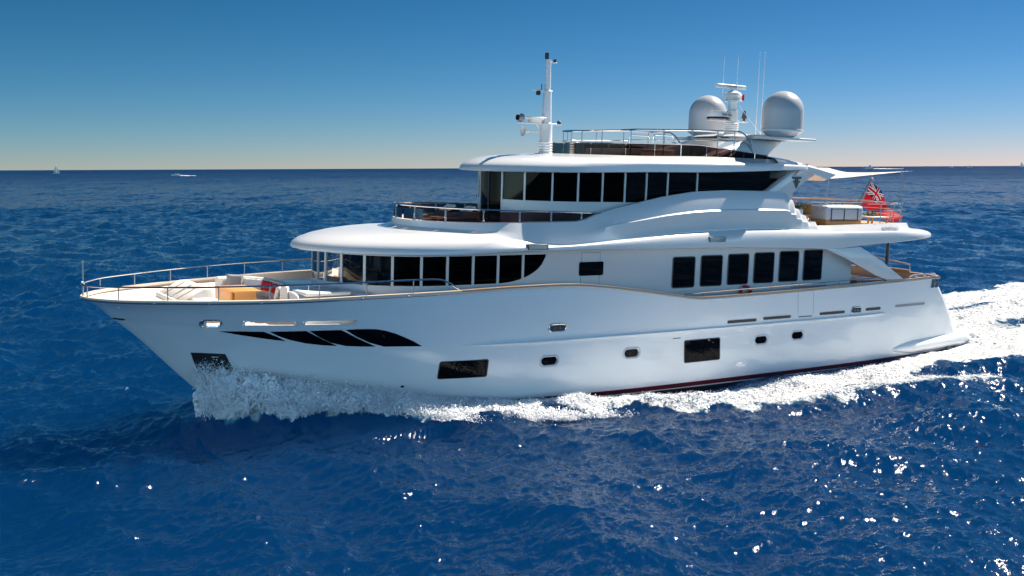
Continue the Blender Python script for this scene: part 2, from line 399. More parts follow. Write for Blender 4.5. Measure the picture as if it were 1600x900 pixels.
def stadium(x0, x1, z0, z1, n=8, tilt=0.0, r=None):
    r = (z1-z0)/2 if r is None else r; P = []
    for cx, cz, a0 in ((x1-r, z1-r, 0), (x0+r, z1-r, 90), (x0+r, z0+r, 180), (x1-r, z0+r, 270)):
        for k in range(n+1):
            a = R(a0 + 90*k/n); P.append((cx + r*math.cos(a), cz + r*math.sin(a) + tilt*(cx + r*math.cos(a) - (x0+x1)/2)))
    Q = [P[0]]
    for p in P[1:]:
        if abs(p[0]-Q[-1][0]) + abs(p[1]-Q[-1][1]) > 1e-4: Q.append(p)
    return Q[:-1] if abs(Q[0][0]-Q[-1][0]) + abs(Q[0][1]-Q[-1][1]) < 1e-4 else Q
def rim(name, pts, r, m, off=.0, parent=None, sign=1):
    x = np.array([p[0] for p in pts]); z = np.array([p[1] for p in pts]); Y = hb(x, z) + off
    return MB().tube([(a, sign*y, c) for a, y, c in zip(x, Y, z)], r, 6, closed=True).build(name, m, parent if parent is not None else hull)
def smoothpoly(cps, seg):
    """corner points -> outline with `seg` points along each edge (straight)"""
    P = []
    for i in range(len(cps)):
        a, c = cps[i], cps[(i+1) % len(cps)]
        for k in range(seg): P.append((a[0] + (c[0]-a[0])*k/seg, a[1] + (c[1]-a[1])*k/seg))
    return P
gills = [
    [(3.72,3.125),(4.3,3.13),(5.0,3.12),(5.4,2.95),(5.72,2.78),(5.2,2.85),(4.5,2.97)],
    [(5.16,3.125),(5.7,3.135),(6.23,3.145),(6.75,2.86),(7.3,2.59),(6.85,2.62),(6.3,2.70),(5.8,2.83),(5.45,2.97)],
    [(6.33,3.145),(6.8,3.155),(7.3,3.16),(7.9,2.84),(8.54,2.53),(8.1,2.545),(7.57,2.58),(7.1,2.70),(6.7,2.90)],
    [(7.44,3.16),(7.8,3.175),(8.16,3.17),(8.45,3.15),(8.75,3.09),(9.1,2.98),(9.4,2.85),(9.75,2.69),(10.1,2.49),(9.5,2.505),(8.82,2.52),(8.3,2.68),(7.85,2.90)]]
for sg in (1, -1):
    for g in gills: patch('side_window', g, DARKW, .012, .03, sign=sg)
    # forward fairlead and freeing slots: rims round real openings
    for i, s_ in enumerate(SLOTS):
        rim('fairlead' if i == 0 else 'freeing_port', stadium(*s_), .034 if i == 0 else .028, STEEL if i == 0 else WHT2, -.005, sign=sg)
    # anchor pocket
    ap = patch('anchor_pocket', smoothpoly([(3.15,2.31),(4.08,2.28),(4.43,1.68),(4.62,1.30),(3.70,1.26),(3.45,1.66)], 3), DPLATE, .01, .03, sign=sg)
    rim('pocket_rim', smoothpoly([(3.15,2.31),(4.08,2.28),(4.43,1.68),(4.62,1.30),(3.70,1.26),(3.45,1.66)], 3), .022, BLACK, .01, ap, sg)
    patch('anchor', stadium(3.72,3.92,2.16,2.20), STEEL, .03, .04, ap, 0, sg)
    # rectangular windows low in the hull
    for q in ([(10.84,1.85),(12.61,1.92),(12.65,1.25),(10.87,1.25)], [(21.41,2.0),(23.29,2.02),(23.45,1.12),(21.51,1.12)]):
        x0 = (q[0][0]+q[3][0])/2; x1 = (q[1][0]+q[2][0])/2; z0 = (q[2][1]+q[3][1])/2; z1 = (q[0][1]+q[1][1])/2
        st = stadium(x0, x1, z0, z1, 4, 0, .07); sh = (q[3][0]-q[0][0])/(z0-z1)
        st = [(x + sh*(z-(z0+z1)/2), z) for x, z in st]
        w = patch('hull_window', st, DARKW, .008, .03, sign=sg); rim('window_frame', st, .02, DGREY, .004, w, sg)
    # portholes: white recessed rim, dark pane
    for cx, cz in ((15.09,1.67),(18.8,1.71),(25.7,1.76),(27.9,1.81)):
        st = stadium(cx-.40, cx+.40, cz-.19, cz+.19, 6)
        p = patch('porthole', stadium(cx-.34, cx+.30, cz-.14, cz+.165, 6), DARKW, .014, .02, sign=sg)
        rim('porthole_rim', st, .04, WHITE, .0, p, sg)
        patch('porthole_shade', [(cx-.3,cz-.15),(cx+.31,cz-.05),(cx+.33,cz+.1),(cx+.385,cz+.05),(cx+.38,cz-.08),(cx+.27,cz-.185),(cx-.27,cz-.19)], GREYP, .006, .02, p, 1, sg)  # shading of the rim recess painted in as a grey crescent, lower aft edge
    for x0, x1, z, hh in ((23.64,25.32,2.63,.072),(25.68,27.38,2.66,.072),(27.83,28.71,2.61,.03),(29.16,30.88,2.67,.072),(32.32,33.47,2.69,.075),(34.56,36.98,2.72,.07)):
        st = stadium(x0, x1, z-hh, z+hh, 5)
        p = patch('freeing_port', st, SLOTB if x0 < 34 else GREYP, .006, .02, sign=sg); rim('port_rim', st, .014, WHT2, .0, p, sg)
    for cx, cz in ((15.29,2.89),(31.66,2.71)):
        st = stadium(cx-.36, cx+.36, cz-.13, cz+.13, 6)
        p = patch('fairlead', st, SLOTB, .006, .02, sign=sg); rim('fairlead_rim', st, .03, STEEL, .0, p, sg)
        for d in (-.12, .1): patch('fairlead_roller', stadium(cx+d-.03, cx+d+.03, cz-.1, cz+.08), STEEL, .02, .03, p, 0, sg)
    hp = patch('hawse_pipe', stadium(.95, 1.22, 3.39, 3.46), BLACK, .01, .02, sign=sg)
    patch('exhaust_outlet', stadium(9.68,9.8,.97,1.05), BLACK, .01, .02, sign=sg)
    patch('vent_slot', stadium(20.8,21.2,2.125,2.155), DGREY, .008, .02, sign=sg)
    # the boarding gate cut in the bulwark: fine seams
    for x in (27.66, 28.63):
        z1 = float(f_sz(x)); patch('gate_seam', [(x, z1-.01), (x+.018, z1-.01), (x+.15, 2.7), (x+.132, 2.7)], GREYP, .003, .01, sign=sg)
    # stern fairlead with chrome rollers
    for k in range(2):
        x0 = 37.35 + .33*k; p = patch('stern_fairlead', [(x0, 3.90),(x0+.26, 3.91),(x0+.26, 3.45),(x0, 3.44)], DGREY, .012, .03, sign=sg)
        for d in (.05, .15): patch('fairlead_roller', stadium(x0+d-.02, x0+d+.05, 3.48, 3.88), STEEL, .03, .04, p, 0, sg)
    # sponson and swim platform
    X = np.linspace(34.7, 41.2, 40); e = np.sqrt(np.clip((X-34.7)/1.6, 0, 1)); tail = np.sqrt(np.clip((41.25-X)/.5, 0, 1)); G = []
    for a in np.linspace(-90, 90, 11):
        z = .64 + .02*(X-34.7) + e*(.29 + .012*(X-34.7))*math.sin(R(a))*tail
        y = np.where(X < 40, hb(np.minimum(X, 40.0), z), hb(40.0, .7) - .10*(X-40)**2) + e*.34*math.cos(R(a)) - .05
        G.append(np.stack([X, sg*y, z], -1))
    MB().grid(np.array(G)).build('sponson', HULLW, hull, smooth=50)
    for x in (38.9, 39.6): patch('step_light', stadium(x, x+.4, .40, .47), DGREY, .33, .06, sign=sg)
MB().rbox(39.6, 41.9, -2.9, 2.9, .55, 1.02, .2, 5).build('swim_platform', HULLW, yacht)
MB().tube([(41.6, 3.05, .85), (42.0, 2.9, .85), (42.15, 2.5, .85), (42.15, -2.5, .85), (42.0,-2.9,.85), (41.6,-3.05,.85)], .13, 10).build('platform_fender', WHT2, yacht)

# ------------------------------------------------------------------ plan outlines of the decks
class Plan:
    """half-outline in plan: rounded front, straight side, rounded (or blunt) stern; u 0..1 front, 1..2 side, 2..3 stern"""
    def __init__(s, Xn, a, b, Xe, ae, pe=2.0, bs=None): s.Xn, s.a, s.b, s.Xe, s.ae, s.pe, s.bs = Xn, a, b, Xe, ae, pe, bs
    def at(s, u):
        if u <= 1: t = R(90*u); return s.Xn + s.a*(1-math.cos(t)), s.b*math.sin(t)
        if u <= 2: x = s.Xn + s.a + (s.Xe - s.ae - s.Xn - s.a)*(u-1); return x, s.b
        t = R(90*(u-2)); return s.Xe - s.ae + s.ae*math.sin(t)**(2/s.pe), s.b*max(math.cos(t), 0)**(2/s.pe)
    def arc(s, n=500):
        t = np.linspace(0, np.pi/2, n); X = s.Xn + s.a*(1-np.cos(t)); Y = s.b*np.sin(t); X = np.append(X, s.Xe); Y = np.append(Y, s.b)
        S = np.r_[0, np.cumsum(np.hypot(np.diff(X), np.diff(Y)))]
        return X, Y, S
    def along(s, d, off=0.0):
        X, Y, S = s._a if hasattr(s, '_a') else s.__dict__.setdefault('_a', s.arc())
        d = np.asarray(d, float); x = np.interp(d, S, X); y = np.interp(d, S, Y)
        x1 = np.interp(d+.01, S, X); y1 = np.interp(d+.01, S, Y); x0 = np.interp(np.maximum(d-.01, 0), S, X); y0 = np.interp(np.maximum(d-.01, 0), S, Y)
        tx, ty = x1-x0, y1-y0; l = np.hypot(tx, ty) + 1e-12
        return x - off*ty/l, y + off*tx/l      # positive offset = outward
U_FULL = np.r_[np.linspace(0, 1, 34)**1.15, np.linspace(1, 2, 110)[1:], 2 + np.linspace(0, 1, 30)[1:]**.9]
def shell(name, rings, m, parent=None, U=U_FULL, smooth=30):
    """rings: list of functions u -> (X, Y, Z) from the bottom edge up; both sides are built"""
    P = np.array([[r(u) for u in U] for r in rings]); mb = MB(); mb.grid(P); Q = P.copy(); Q[..., 1] *= -1; mb.grid(Q)
    return mb.build(name, m, parent if parent is not None else yacht, smooth=smooth)
def deckplate(name, plan, z, m, off=0.0, thick=.04, U=U_FULL, parent=None):
    mb = MB(); P = [plan.at(u) for u in U]
    top = np.array([[(x, y-off if y > off else 0, z) for x, y in P], [(x, 0, z) for x, y in P]]); mb.grid(top); q = top.copy(); q[..., 1] *= -1; mb.grid(q)
    return mb.build(name, m, parent if parent is not None else yacht)
def wall_strip(plan, d0, d1, z0, z1, off=0.0, n=None, sg=1, thick=None):
    n = n or max(2, int((d1-d0)/.12) + 2); d = np.linspace(d0, d1, n); x, y = plan.along(d, off)
    z0 = np.broadcast_to(z0, (n,)) if np.ndim(z0) else np.full(n, z0); z1 = np.broadcast_to(z1, (n,)) if np.ndim(z1) else np.full(n, z1)
    mb = MB(); G = [np.stack([x, sg*y, z0], -1), np.stack([x, sg*y, z1], -1)]
    if thick:
        xi, yi = plan.along(d, off - thick); G += [np.stack([xi, sg*yi, z1], -1), np.stack([xi, sg*yi, z0], -1)]; mb.grid(np.array(G), cu=True)
        for k in (0, n-1): mb.add([G[i][k] for i in range(4)], [(0,1,2,3)])
    else: mb.grid(np.array(G))
    return mb

# ------------------------------------------------------------------ decks on the hull
def hull_deck(name, x0, x1, zf, m, inset=.1, n=80):
    X = np.linspace(x0, x1, n); Z = zf(X) if callable(zf) else np.full(n, zf); Y = np.maximum(hb(X, Z) - inset, 0.0)
    ts = np.linspace(-1, 1, 9); return MB().grid(np.array([np.stack([X, Y*t, Z], -1) for t in ts])).build(name, m, yacht)
hull_deck('foredeck', .25, 3.3, 3.86, CREAM)
hull_deck('cockpit_floor', 3.3, 8.2, 3.27, CREAM, .16)
hull_deck('side_deck', 8.2, 31.5, 2.92, TEAK)
hull_deck('aft_deck', 31.5, 38.2, 3.0, TEAK)
MB().box(3.26, 3.32, -2.05, 2.05, 3.25, 3.858).build('deck_step', CREAM, yacht)

# ------------------------------------------------------------------ main deck house
HOUSE = Plan(7.8, 3.5, 3.1, 32.0, .3, 8)
WB, WT = 4.44, 5.44
house_lo = MB(); 
for sg in (1, -1): house_lo.v and None
for sg in (1, -1):
    m_ = wall_strip(HOUSE, 0, 29.2, 2.95, WB, 0, 240, sg, .06); house_lo.add(m_.v, m_.f)
    m_ = wall_strip(HOUSE, 0, 29.2, WT, 5.62, 0, 240, sg, .06); house_lo.add(m_.v, m_.f)
    # solid side aft of the wrap-round windows, with a rounded cut-out end
    d = np.linspace(7.15, 29.2, 220); zc = np.where(d < 9.35, WB + (WT-WB)*(1-np.sqrt(np.clip(1-((d-7.15)/2.05)**2, 0, 1)))**1.0, WT)
    m_ = wall_strip(HOUSE, 7.15, 29.2, WB, np.maximum(zc, WB+.004), 0, 220, sg, .06); house_lo.add(m_.v, m_.f)
house_lo.box(31.95, 32.0, -3.05, 3.05, 2.95, 5.62)
house = house_lo.build('main_house', WHITE, yacht, smooth=30)
MULL = [0.0, .57, 1.36, 2.26, 3.22, 4.2, 5.15, 6.17, 7.19, 8.24, 9.24]
for sg in (1, -1):
    for i in range(10):
        d0, d1 = MULL[i], MULL[i+1]
        g = CABG if i < 4 else CABD
        wall_strip(HOUSE, d0+.03, d1-.03, WB, WT, -.03, None, sg).build('window', g, house)
        if i < 9 and (sg == 1 or i > 0):
            wall_strip(HOUSE, d1-.045, d1+.045, WB-.01, WT+.01, .012, 4, sg, .07).build('mullion', WHITE, house)
wall_strip(HOUSE, -.0, .04, WB, WT, .012, 3, 1, .07).build('mullion', WHITE, house)
# dark lining strips so the glass reads as a band; inside of the wheelhouse
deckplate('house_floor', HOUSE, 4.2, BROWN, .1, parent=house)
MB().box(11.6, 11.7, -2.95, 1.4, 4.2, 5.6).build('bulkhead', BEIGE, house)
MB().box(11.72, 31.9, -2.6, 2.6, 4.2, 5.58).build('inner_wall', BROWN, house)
MB().poly_xz([(8.5,4.2),(9.3,4.2),(9.35,4.75),(8.7,4.62)], -1.6, 1.6).build('helm_console', BEIGE, house)
for y in (-.8, .7):
    c = MB().rbox(10.0, 10.5, y-.25, y+.25, 4.55, 4.65, .04); c.rbox(10.42, 10.55, y-.25, y+.25, 4.6, 5.2, .05); c.tube([(10.25, y, 4.2), (10.25, y, 4.56)], .05); c.build('helm_seat', CREAM, house)
# square-cornered saloon windows along the side
for sg in (1, -1):
    for k in range(6):
        x0 = 21.42 + 1.493*k; z0, z1 = 3.985 + .012*k, 5.20 + .03*k
        st = stadium(x0, x0+1.16, z0, z1, 4, 0, .09)
        w = MB().poly_xz(st, sg*3.102, sg*3.125).build('saloon_window', DARKW, house)
        MB().tube([(a, sg*3.118, c) for a, c in st], .022, 6, closed=True).build('window_frame', DGREY, w)
    w = MB().poly_xz(stadium(16.84, 17.96, 4.605, 5.12, 4, 0, .07), sg*3.108, sg*3.13).build('door_window', DARKW, house)
    for x in (16.93, 17.80):
        MB().box(x, x+.014, sg*3.098 if sg > 0 else -3.106, 3.106 if sg > 0 else -3.098, 2.95, 5.46).build('door_seam', GREYP, house)
    MB().box(16.93, 17.81, sg*3.099 if sg > 0 else -3.106, 3.106 if sg > 0 else -3.099, 5.455, 5.47).build('door_seam', GREYP, house)
    # lifebuoy and lines on the side of the house are separate things; small louvre panel here
    for j in range(2): MB().rbox(28.2, 30.4, sg*3.1-.03, sg*3.1+.03, 3.74 + .13*j, 3.80 + .13*j, .015).build('wall_grille', GREYP, house)

# ------------------------------------------------------------------ upper deck shell: visor, shoulder, bulwark and stern overhang
f_lip = pch([7,10.7,14,17.8,21,24.5,27.5,30,32,34.4,36.8,39.2], [5.53,5.51,5.60,5.62,5.60,5.57,5.50,5.43,5.55,5.68,5.80,5.84])
f_lipt = pch([7,10.7,14,17.8,21,24.0,27,30,32,34.4,36.8,39.2], [5.60,5.60,5.71,5.76,5.77,5.81,5.86,5.88,5.88,5.88,5.92,5.90])
f_sho = pch([10.5,11.5,12.4,13.2,14.0,15.0,16.2,19,22,26,29,30.5,34,36.2,37.9], [6.24,6.23,6.19,6.11,6.0,5.88,5.80,6.0,6.2,6.32,6.25,6.17,6.17,6.2,6.16])
f_top = lin([10.9,16.55,17.0,17.56,18.4,19.37,20.7,22.26,24,27.2,27.5,27.55,27.9,27.95,28.3,28.36,28.75,28.8,29.3,29.4,34.7,36.0,36.6,37.6],
            [6.54,6.62,6.7,6.9,7.12,7.32,7.58,7.79,7.87,7.86,7.75,7.55,7.5,7.18,7.12,6.94,6.86,6.66,6.6,6.42,6.53,6.5,6.4,6.32])
O = Plan(7.0, 5.0, 3.72, 39.2, 4.7, 2.4); Sh = Plan(10.6, 3.2, 3.42, 37.7, 4.0, 2.3); T = Plan(11.05, 3.0, 3.2, 37.2, 3.6, 2.4)
class Wider:
    """the same outline pushed outward along the stern overhang"""
    def __init__(s, p, amt): s.p, s.amt = p, amt
    def at(s, u):
        x, y = s.p.at(u); t = min(1, max(0, (x-28.6)/2.4)); t = t*t*(3-2*t); return x + .12*t*(u > 2), y*(1 + s.amt*t/s.p.b)
Sh = Wider(Sh, .20); T = Wider(T, .20)
def r_in(u): x, y = O.at(u); return (x + (.5 if u < 1.5 else -.5)*(1 if y < 3 else .3), max(y-.62, 0), f_lip(x)+.0)
def r_lo(u): x, y = O.at(u); return (x + (.04 if y < .3 and u < 1 else 0), max(y-.05, 0), f_lip(x))
def r_lip(u): x, y = O.at(u); return (x, y, f_lip(x) + .025)
def r_lip2(u): x, y = O.at(u); return (x, y, f_lipt(x))
def r_mid(t):
    def f(u):
        x0, y0 = O.at(u); x1, y1 = Sh.at(u); z0, z1 = f_lipt(x0), f_sho(x1)
        a = t*math.pi/2; k = 1 - math.cos(a)
        return (x0 + (x1-x0)*k, y0 + (y1-y0)*k, z0 + (z1-z0)*math.sin(a))
    return f
def r_sho(u): x, y = Sh.at(u); return (x, y, f_sho(x))
def r_bul(t, bulge):
    def f(u):
        x0, y0 = Sh.at(u); x1, y1 = T.at(u); x0 = x0 + (x1-x0)*min(1, t*4)
        z0, z1 = f_sho(x0), f_top(x1); k = t; w = min(1.0, max(0, (x1-16.5)/2.5))*min(1.0, max(0, (z1-z0-.3)/1.0))
        # the raised bulwark amidships is moulded in soft horizontal folds
        return (x0 + (x1-x0)*k, y0 + (y1-y0)*k + w*bulge, z0 + (z1-z0)*t)
    return f
def r_top(u): x, y = T.at(u); return (x, y, f_top(x))
def r_cap(u): x, y = T.at(u); return (x + (.1 if u < 1 else (-.1 if u > 2 else 0)), max(y-.13, 0), f_top(x))
def r_inn(u): x, y = T.at(u); return (x + (.1 if u < 1 else (-.1 if u > 2 else 0)), max(y-.14, 0), 6.36)
rings = [r_in, r_lo, r_lip, r_lip2] + [r_mid(t) for t in (.12,.25,.4,.55,.7,.85)] + [r_sho] + [r_bul(.03, 0), r_bul(.3, .10), r_bul(.50, .16), r_bul(.53, .10), r_bul(.8, .10), r_bul(.96, .03)] + [r_top, r_cap, r_inn]
Ud = np.r_[np.linspace(0, 1, 44)**1.2, np.linspace(1, 2, 260)[1:], 2 + np.linspace(0, 1, 40)[1:]**.9]
updeck = shell('upper_deck_shell', rings, WHITE, U=Ud, smooth=38)
deckplate('upper_deck', T, 6.39, TEAK, .12, U=Ud)
soff = MB(); P = [r_in(u) for u in Ud]
for sg in (1, -1): soff.grid(np.array([[(x, sg*y, z + .0) for x, y, z in P], [(x, 0, z + .02) for x, y, z in P]]))
soff.build('overhang_soffit', WHT2, updeck)
# louvred vents set into the shoulder
for sg in (1, -1):
    for x0, x1, z0 in ((14.12, 15.0, 5.66), (22.7, 23.6, 5.83)):
        v = MB().rbox(x0, x1, sg*3.62-.08 if sg > 0 else -3.72, 3.73 if sg > 0 else -3.54, z0, z0+.21, .012).build('louvre_vent', DGREY, updeck)
        for k in range(4): MB().rbox(x0+.05, x1-.05, sg*3.72-.02, sg*3.72+.02, z0+.03+.045*k, z0+.05+.045*k, .004).build('louvre', STEEL, v)
    # groove along the stern overhang
    X = np.linspace(29.6, 36.6, 50)
# diagonal fashion plate from the overhang down to the bulwark
for sg in (1, -1):
    pl = [(29.4,5.50),(30.2,5.45),(31.83,5.50),(32.5,5.22),(33.3,4.86),(34.1,4.42),(34.95,3.98),(33.75,3.96),(32.9,4.22),(31.9,4.62),(30.9,5.02)]
    MB().poly_xz(pl, sg*3.60, sg*3.72).build('fashion_plate', WHITE, yacht, bevel=.03)
MB().tube([(37.7, .62, 3.0), (37.7, .62, 5.75)], .085, 10).build('deck_post', DGREY, yacht)

# ------------------------------------------------------------------ rail round the forward upper deck: posts, tinted glass, steel tube
RAIL = Plan(11.1, 3.0, 3.1, 18.2, .2, 8)
def plan_tube(plan, d0, d1, zf, r, sg, off=0.0, n=80):
    d = np.linspace(d0, d1, n); x, y = plan.along(d, off); z = np.array([zf(a) for a in x]) if callable(zf) else np.full(n, zf)
    return MB().tube(list(zip(x, sg*y, z)), r, 8)
RZ = lin([11, 18], [7.06, 6.93])
for sg in (1, -1):
    rl = plan_tube(RAIL, 0, 8.75, RZ, .028, sg).build('deck_rail', STEEL, yacht)
    ds = np.arange(.75, 8.4, 1.36)
    for d in ds:
        x, y = RAIL.along(d); zb = float(f_top(x)); 
        p = MB().tube([(x, sg*y, zb-.02), (x, sg*y, RZ(x))], .02, 8); p.rbox(x-.035, x+.035, sg*y-.03, sg*y+.03, zb, zb+.1, .01); p.rbox(x-.035, x+.035, sg*y-.03, sg*y+.03, RZ(x)-.11, RZ(x)-.03, .01)
        p.build('rail_post', DSTEEL, rl)
    edges = np.r_[0.02, ds, 8.3]
    for a, b_ in zip(edges[:-1], edges[1:]):
        n = 12; d = np.linspace(a+.04, b_-.04, n); x, y = RAIL.along(d, .012); zb = np.maximum(f_top(x)+.03, 6.57); zt = np.full(n, 6.96); zt = np.maximum(zt, zb+.004)
        MB().grid(np.array([np.stack([x, sg*y, zb], -1), np.stack([x, sg*y, zt], -1)])).build('rail_glass', RAILG, rl)
# loungers behind the glass
for y in (-.9, .6):
    t = on_boat('sun_lounger', 12.0, y, 6.39, 'slatted teak lounger with raised back behind the forward glass rail, ' + ('farther from the camera' if y < 0 else 'nearer the camera'), 'lounger', 'loungers on the forward upper deck')
    MB().rbox(12.0, 13.2, y-.3, y+.3, 6.58, 6.66, .02).build('seat', CUSH, t, (12.0, y, 6.39))
    MB().add([(12.9,y-.3,6.62),(13.6,y-.3,7.05),(13.65,y-.3,6.98),(12.98,y-.3,6.56),(12.9,y+.3,6.62),(13.6,y+.3,7.05),(13.65,y+.3,6.98),(12.98,y+.3,6.56)], [(0,1,2,3),(7,6,5,4),(0,4,5,1),(1,5,6,2),(2,6,7,3),(3,7,4,0)]).build('backrest', CUSH, t, (12.0, y, 6.39))
    for x in (12.1, 13.1):
        for dy in (-.24, .24): MB().tube([(x, y+dy, 6.392), (x, y+dy, 6.59)], .025, 8).build('leg', TEAKP, t, (12.0, y, 6.39))

# ------------------------------------------------------------------ upper house (second tier of windows)
UP = Plan(14.7, 2.5, 2.7, 28.4, .2, 8)
UB, UT = 7.33, 8.42
UM = [0.0, .81, 1.8, 2.84, 3.85, 4.98, 6.06, 7.12, 8.2, 9.75, 13.9]
ut = pch([14.7,17,20,23,28.4], [8.40,8.46,8.54,8.62,8.80])
up = MB()
for sg in (1, -1):
    m_ = wall_strip(UP, .81, 13.5, 6.39, UB, 0, 120, sg, .06); up.add(m_.v, m_.f)
    m_ = wall_strip(UP, 0, .81, 6.39, 6.46, 0, 12, sg, .06); up.add(m_.v, m_.f)
up.box(28.0, 28.3, -2.65, 2.65, 6.39, 8.8)
uph = up.build('upper_house', WHITE, yacht, smooth=30)
for sg in (1, -1):
    for i in range(10):
        d0, d1 = UM[i], UM[i+1]; n = max(4, int((d1-d0)/.12)); d = np.linspace(d0+.03, d1-.03, n); x, y = UP.along(d, -.03)
        zb = np.full(n, 6.47 if i == 0 else UB); zt = ut(x)
        MB().grid(np.array([np.stack([x, sg*y, zb], -1), np.stack([x, sg*y, zt], -1)])).build('window', DARKW if (i < 2 or i > 5) else CABD, uph)
        if i < 9:
            x_, _y = UP.along(d1); wall_strip(UP, d1-.035, d1+.035, UB-.01 if i else 6.4, float(ut(x_))+.02, .012, 3, sg, .06).build('mullion', WHITE, uph)
wall_strip(UP, 0, .04, 6.4, 8.4, .012, 3, 1, .06).build('mullion', DGREY, uph)
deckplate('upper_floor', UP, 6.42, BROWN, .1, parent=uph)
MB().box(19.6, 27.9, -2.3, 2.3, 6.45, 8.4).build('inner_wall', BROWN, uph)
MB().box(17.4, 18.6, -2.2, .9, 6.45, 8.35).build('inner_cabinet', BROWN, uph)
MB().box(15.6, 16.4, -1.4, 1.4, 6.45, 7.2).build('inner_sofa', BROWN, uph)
# pillar that carries the roof aft of the windows, with the builder's emblem
for sg in (1, -1):
    pil = MB().poly_xz([(26.5,7.80),(28.35,8.82),(30.0,8.70),(29.3,8.45),(28.75,8.1),(28.35,7.80),(28.2,7.0),(26.5,7.0)], sg*2.60, sg*2.76).build('roof_pillar', WHITE, yacht, bevel=.015)
    MB().poly_xz([(26.4,7.74),(28.2,8.80),(28.45,8.80),(26.62,7.74)], sg*2.74, sg*2.785).build('pillar_trim', GREYP, pil)
    def E_(pts): return [(28.50 + sg*0 + a*.62, 8.50 - b_*.5) for a, b_ in pts]
    em = MB()
    for s2 in (1, -1):
        em.poly_xz([(28.50 + s2*a*.30, 8.50 - b_*.50) for a, b_ in [(.06,0),(1.0,0),(.86,.2),(.34,.2),(.34,.36),(.7,.36),(.6,.52),(.40,.52),(.40,.62),(.06,1.0)]], sg*2.765, sg*2.79)
    em.build('emblem', DGREY, pil)

# ------------------------------------------------------------------ top roof
RO = Plan(13.9, 3.0, 3.2, 28.9, .5, 6); RS = Plan(16.3, 2.6, 2.72, 28.6, .5, 6); RT = Plan(16.9, 2.2, 2.5, 28.4, .5, 6)
f_rl = pch([13.9,17,20,23,27.8,30.4], [8.36,8.42,8.50,8.56,8.76,8.85])
f_rf = pch([13.9,16,17.5,20,24,28,30.4], [.06,.10,.20,.28,.26,.16,.12])
f_rs = pch([16.3,18,20,24,27,28.6], [9.03,9.02,9.0,9.05,9.05,9.02])
f_rt = pch([16.9,18,20,24,27,28.5], [9.08,9.1,9.12,9.2,9.2,9.15])
def q_in(u): x, y = RO.at(u); return (x + (.4 if u < 1 else 0), max(y-.55, 0), f_rl(x)+.03)
def q_lo(u): x, y = RO.at(u); return (x, max(y-.05, 0), f_rl(x))
def q_lip(u): x, y = RO.at(u); return (x, y, f_rl(x)+.025)
def q_fas(u): x, y = RO.at(u); return (x, y-.02 if y > .02 else 0, f_rl(x)+f_rf(x))
def q_mid(t):
    def f(u):
        x0, y0 = RO.at(u); x1, y1 = RS.at(u); z0, z1 = f_rl(x0)+f_rf(x0), f_rs(x1); a = t*math.pi/2; k = 1 - math.cos(a)
        return (x0 + (x1-x0)*k, y0-.02+(y1-y0)*k if y0 > .03 else 0, z0 + (z1-z0)*math.sin(a))
    return f
def q_sho(u): x, y = RS.at(u); return (x, y, f_rs(x))
def q_top(u): x, y = RT.at(u); return (x, y, f_rt(x))
def q_cen(u): x, y = RT.at(u); return (x, 0.0, f_rt(x) + .03)
roof = shell('roof', [q_in, q_lo, q_lip, q_fas] + [q_mid(t) for t in (.12,.25,.4,.55,.7,.85)] + [q_sho, q_top, q_cen], WHITE, smooth=40)
so = MB(); P = [q_in(u) for u in U_FULL]
for sg in (1, -1): so.grid(np.array([[(x, sg*y, z) for x, y, z in P], [(x, 0, z+.01) for x, y, z in P]]))
so.build('roof_soffit', WHT2, roof)
# aft wing of the roof: a tapering slab with a chrome bracket, and the sail awning stretched behind it
wg = MB(); Xw = np.linspace(27.2, 30.9, 24)
for sg in (1, -1):
    rows = []
    e = np.clip((30.95-Xw)/.8, 0, 1)**.5; zt = 9.32 - .06*(Xw-27.2) - .02*(Xw-27.2)**2
    for y, dz in ((0, .12), (1.2, .09), (2.1, .02), (2.7, -.10), (2.86, -.20), (2.86, -.42), (2.6, -.48), (0, -.48)):
        rows.append(np.stack([Xw - (.55 if dz < -.3 else 0)*np.clip((Xw-29)/1.9, 0, 1), np.full(24, sg*y), zt + dz], -1))
    wg.grid(np.array(rows)); wg.add([tuple(r[-1]) for r in rows], [tuple(range(8))])
wing = wg.build('roof_wing', WHITE, yacht, smooth=40)
for sg in (1, -1):
    MB().add([(28.75,sg*2.92,9.06),(29.05,sg*2.92,9.06),(28.55,sg*2.92,8.56),(28.3,sg*2.92,8.56),(28.75,sg*2.8,9.06),(29.05,sg*2.8,9.06),(28.55,sg*2.8,8.56),(28.3,sg*2.8,8.56)],
             [(0,1,2,3),(4,5,6,7),(0,4,5,1),(1,5,6,2),(2,6,7,3),(3,7,4,0)]).build('wing_bracket', WHT2, wing)
# awning: two-sided sagging cloth with real hem
na, nb = 30, 22; G = []
for i in range(na):
    u = i/(na-1); row = []
    for j in range(nb):
        v = j/(nb-1)*2 - 1; x0 = 30.5; x1 = 36.0 - 2.4*(1-abs(v)**1.6)
        half = 2.75 + .35*u; z = 8.92 - .16*u - .42*math.sin(math.pi*min(1, u*1.0))*(1-.55*abs(v)**2) + .18*u*abs(v)**3
        row.append((x0 + (x1-x0)*u*1.0, v*half*(1 - .25*math.sin(math.pi*u)*abs(v)), z))
    G.append(row)
G = np.array(G); aw = MB().grid(G); aw.grid(G - np.array([0, 0, .012])); awn = aw.build('awning', SAIL, yacht, weld=False)
for x0, y, z0, x1, y1, z1 in ((35.25,3.12,6.5,35.06,3.1,8.92),(37.0,-2.9,6.5,37.15,-2.9,8.8),(34.2,-3.1,6.5,34.1,-3.1,8.6),(31.6,-3.12,6.4,31.55,-3.1,8.7)):
    MB().tube([(x0, y, z0), (x1, y1, z1)], .028, 8).build('awning_pole', DSTEEL, yacht)
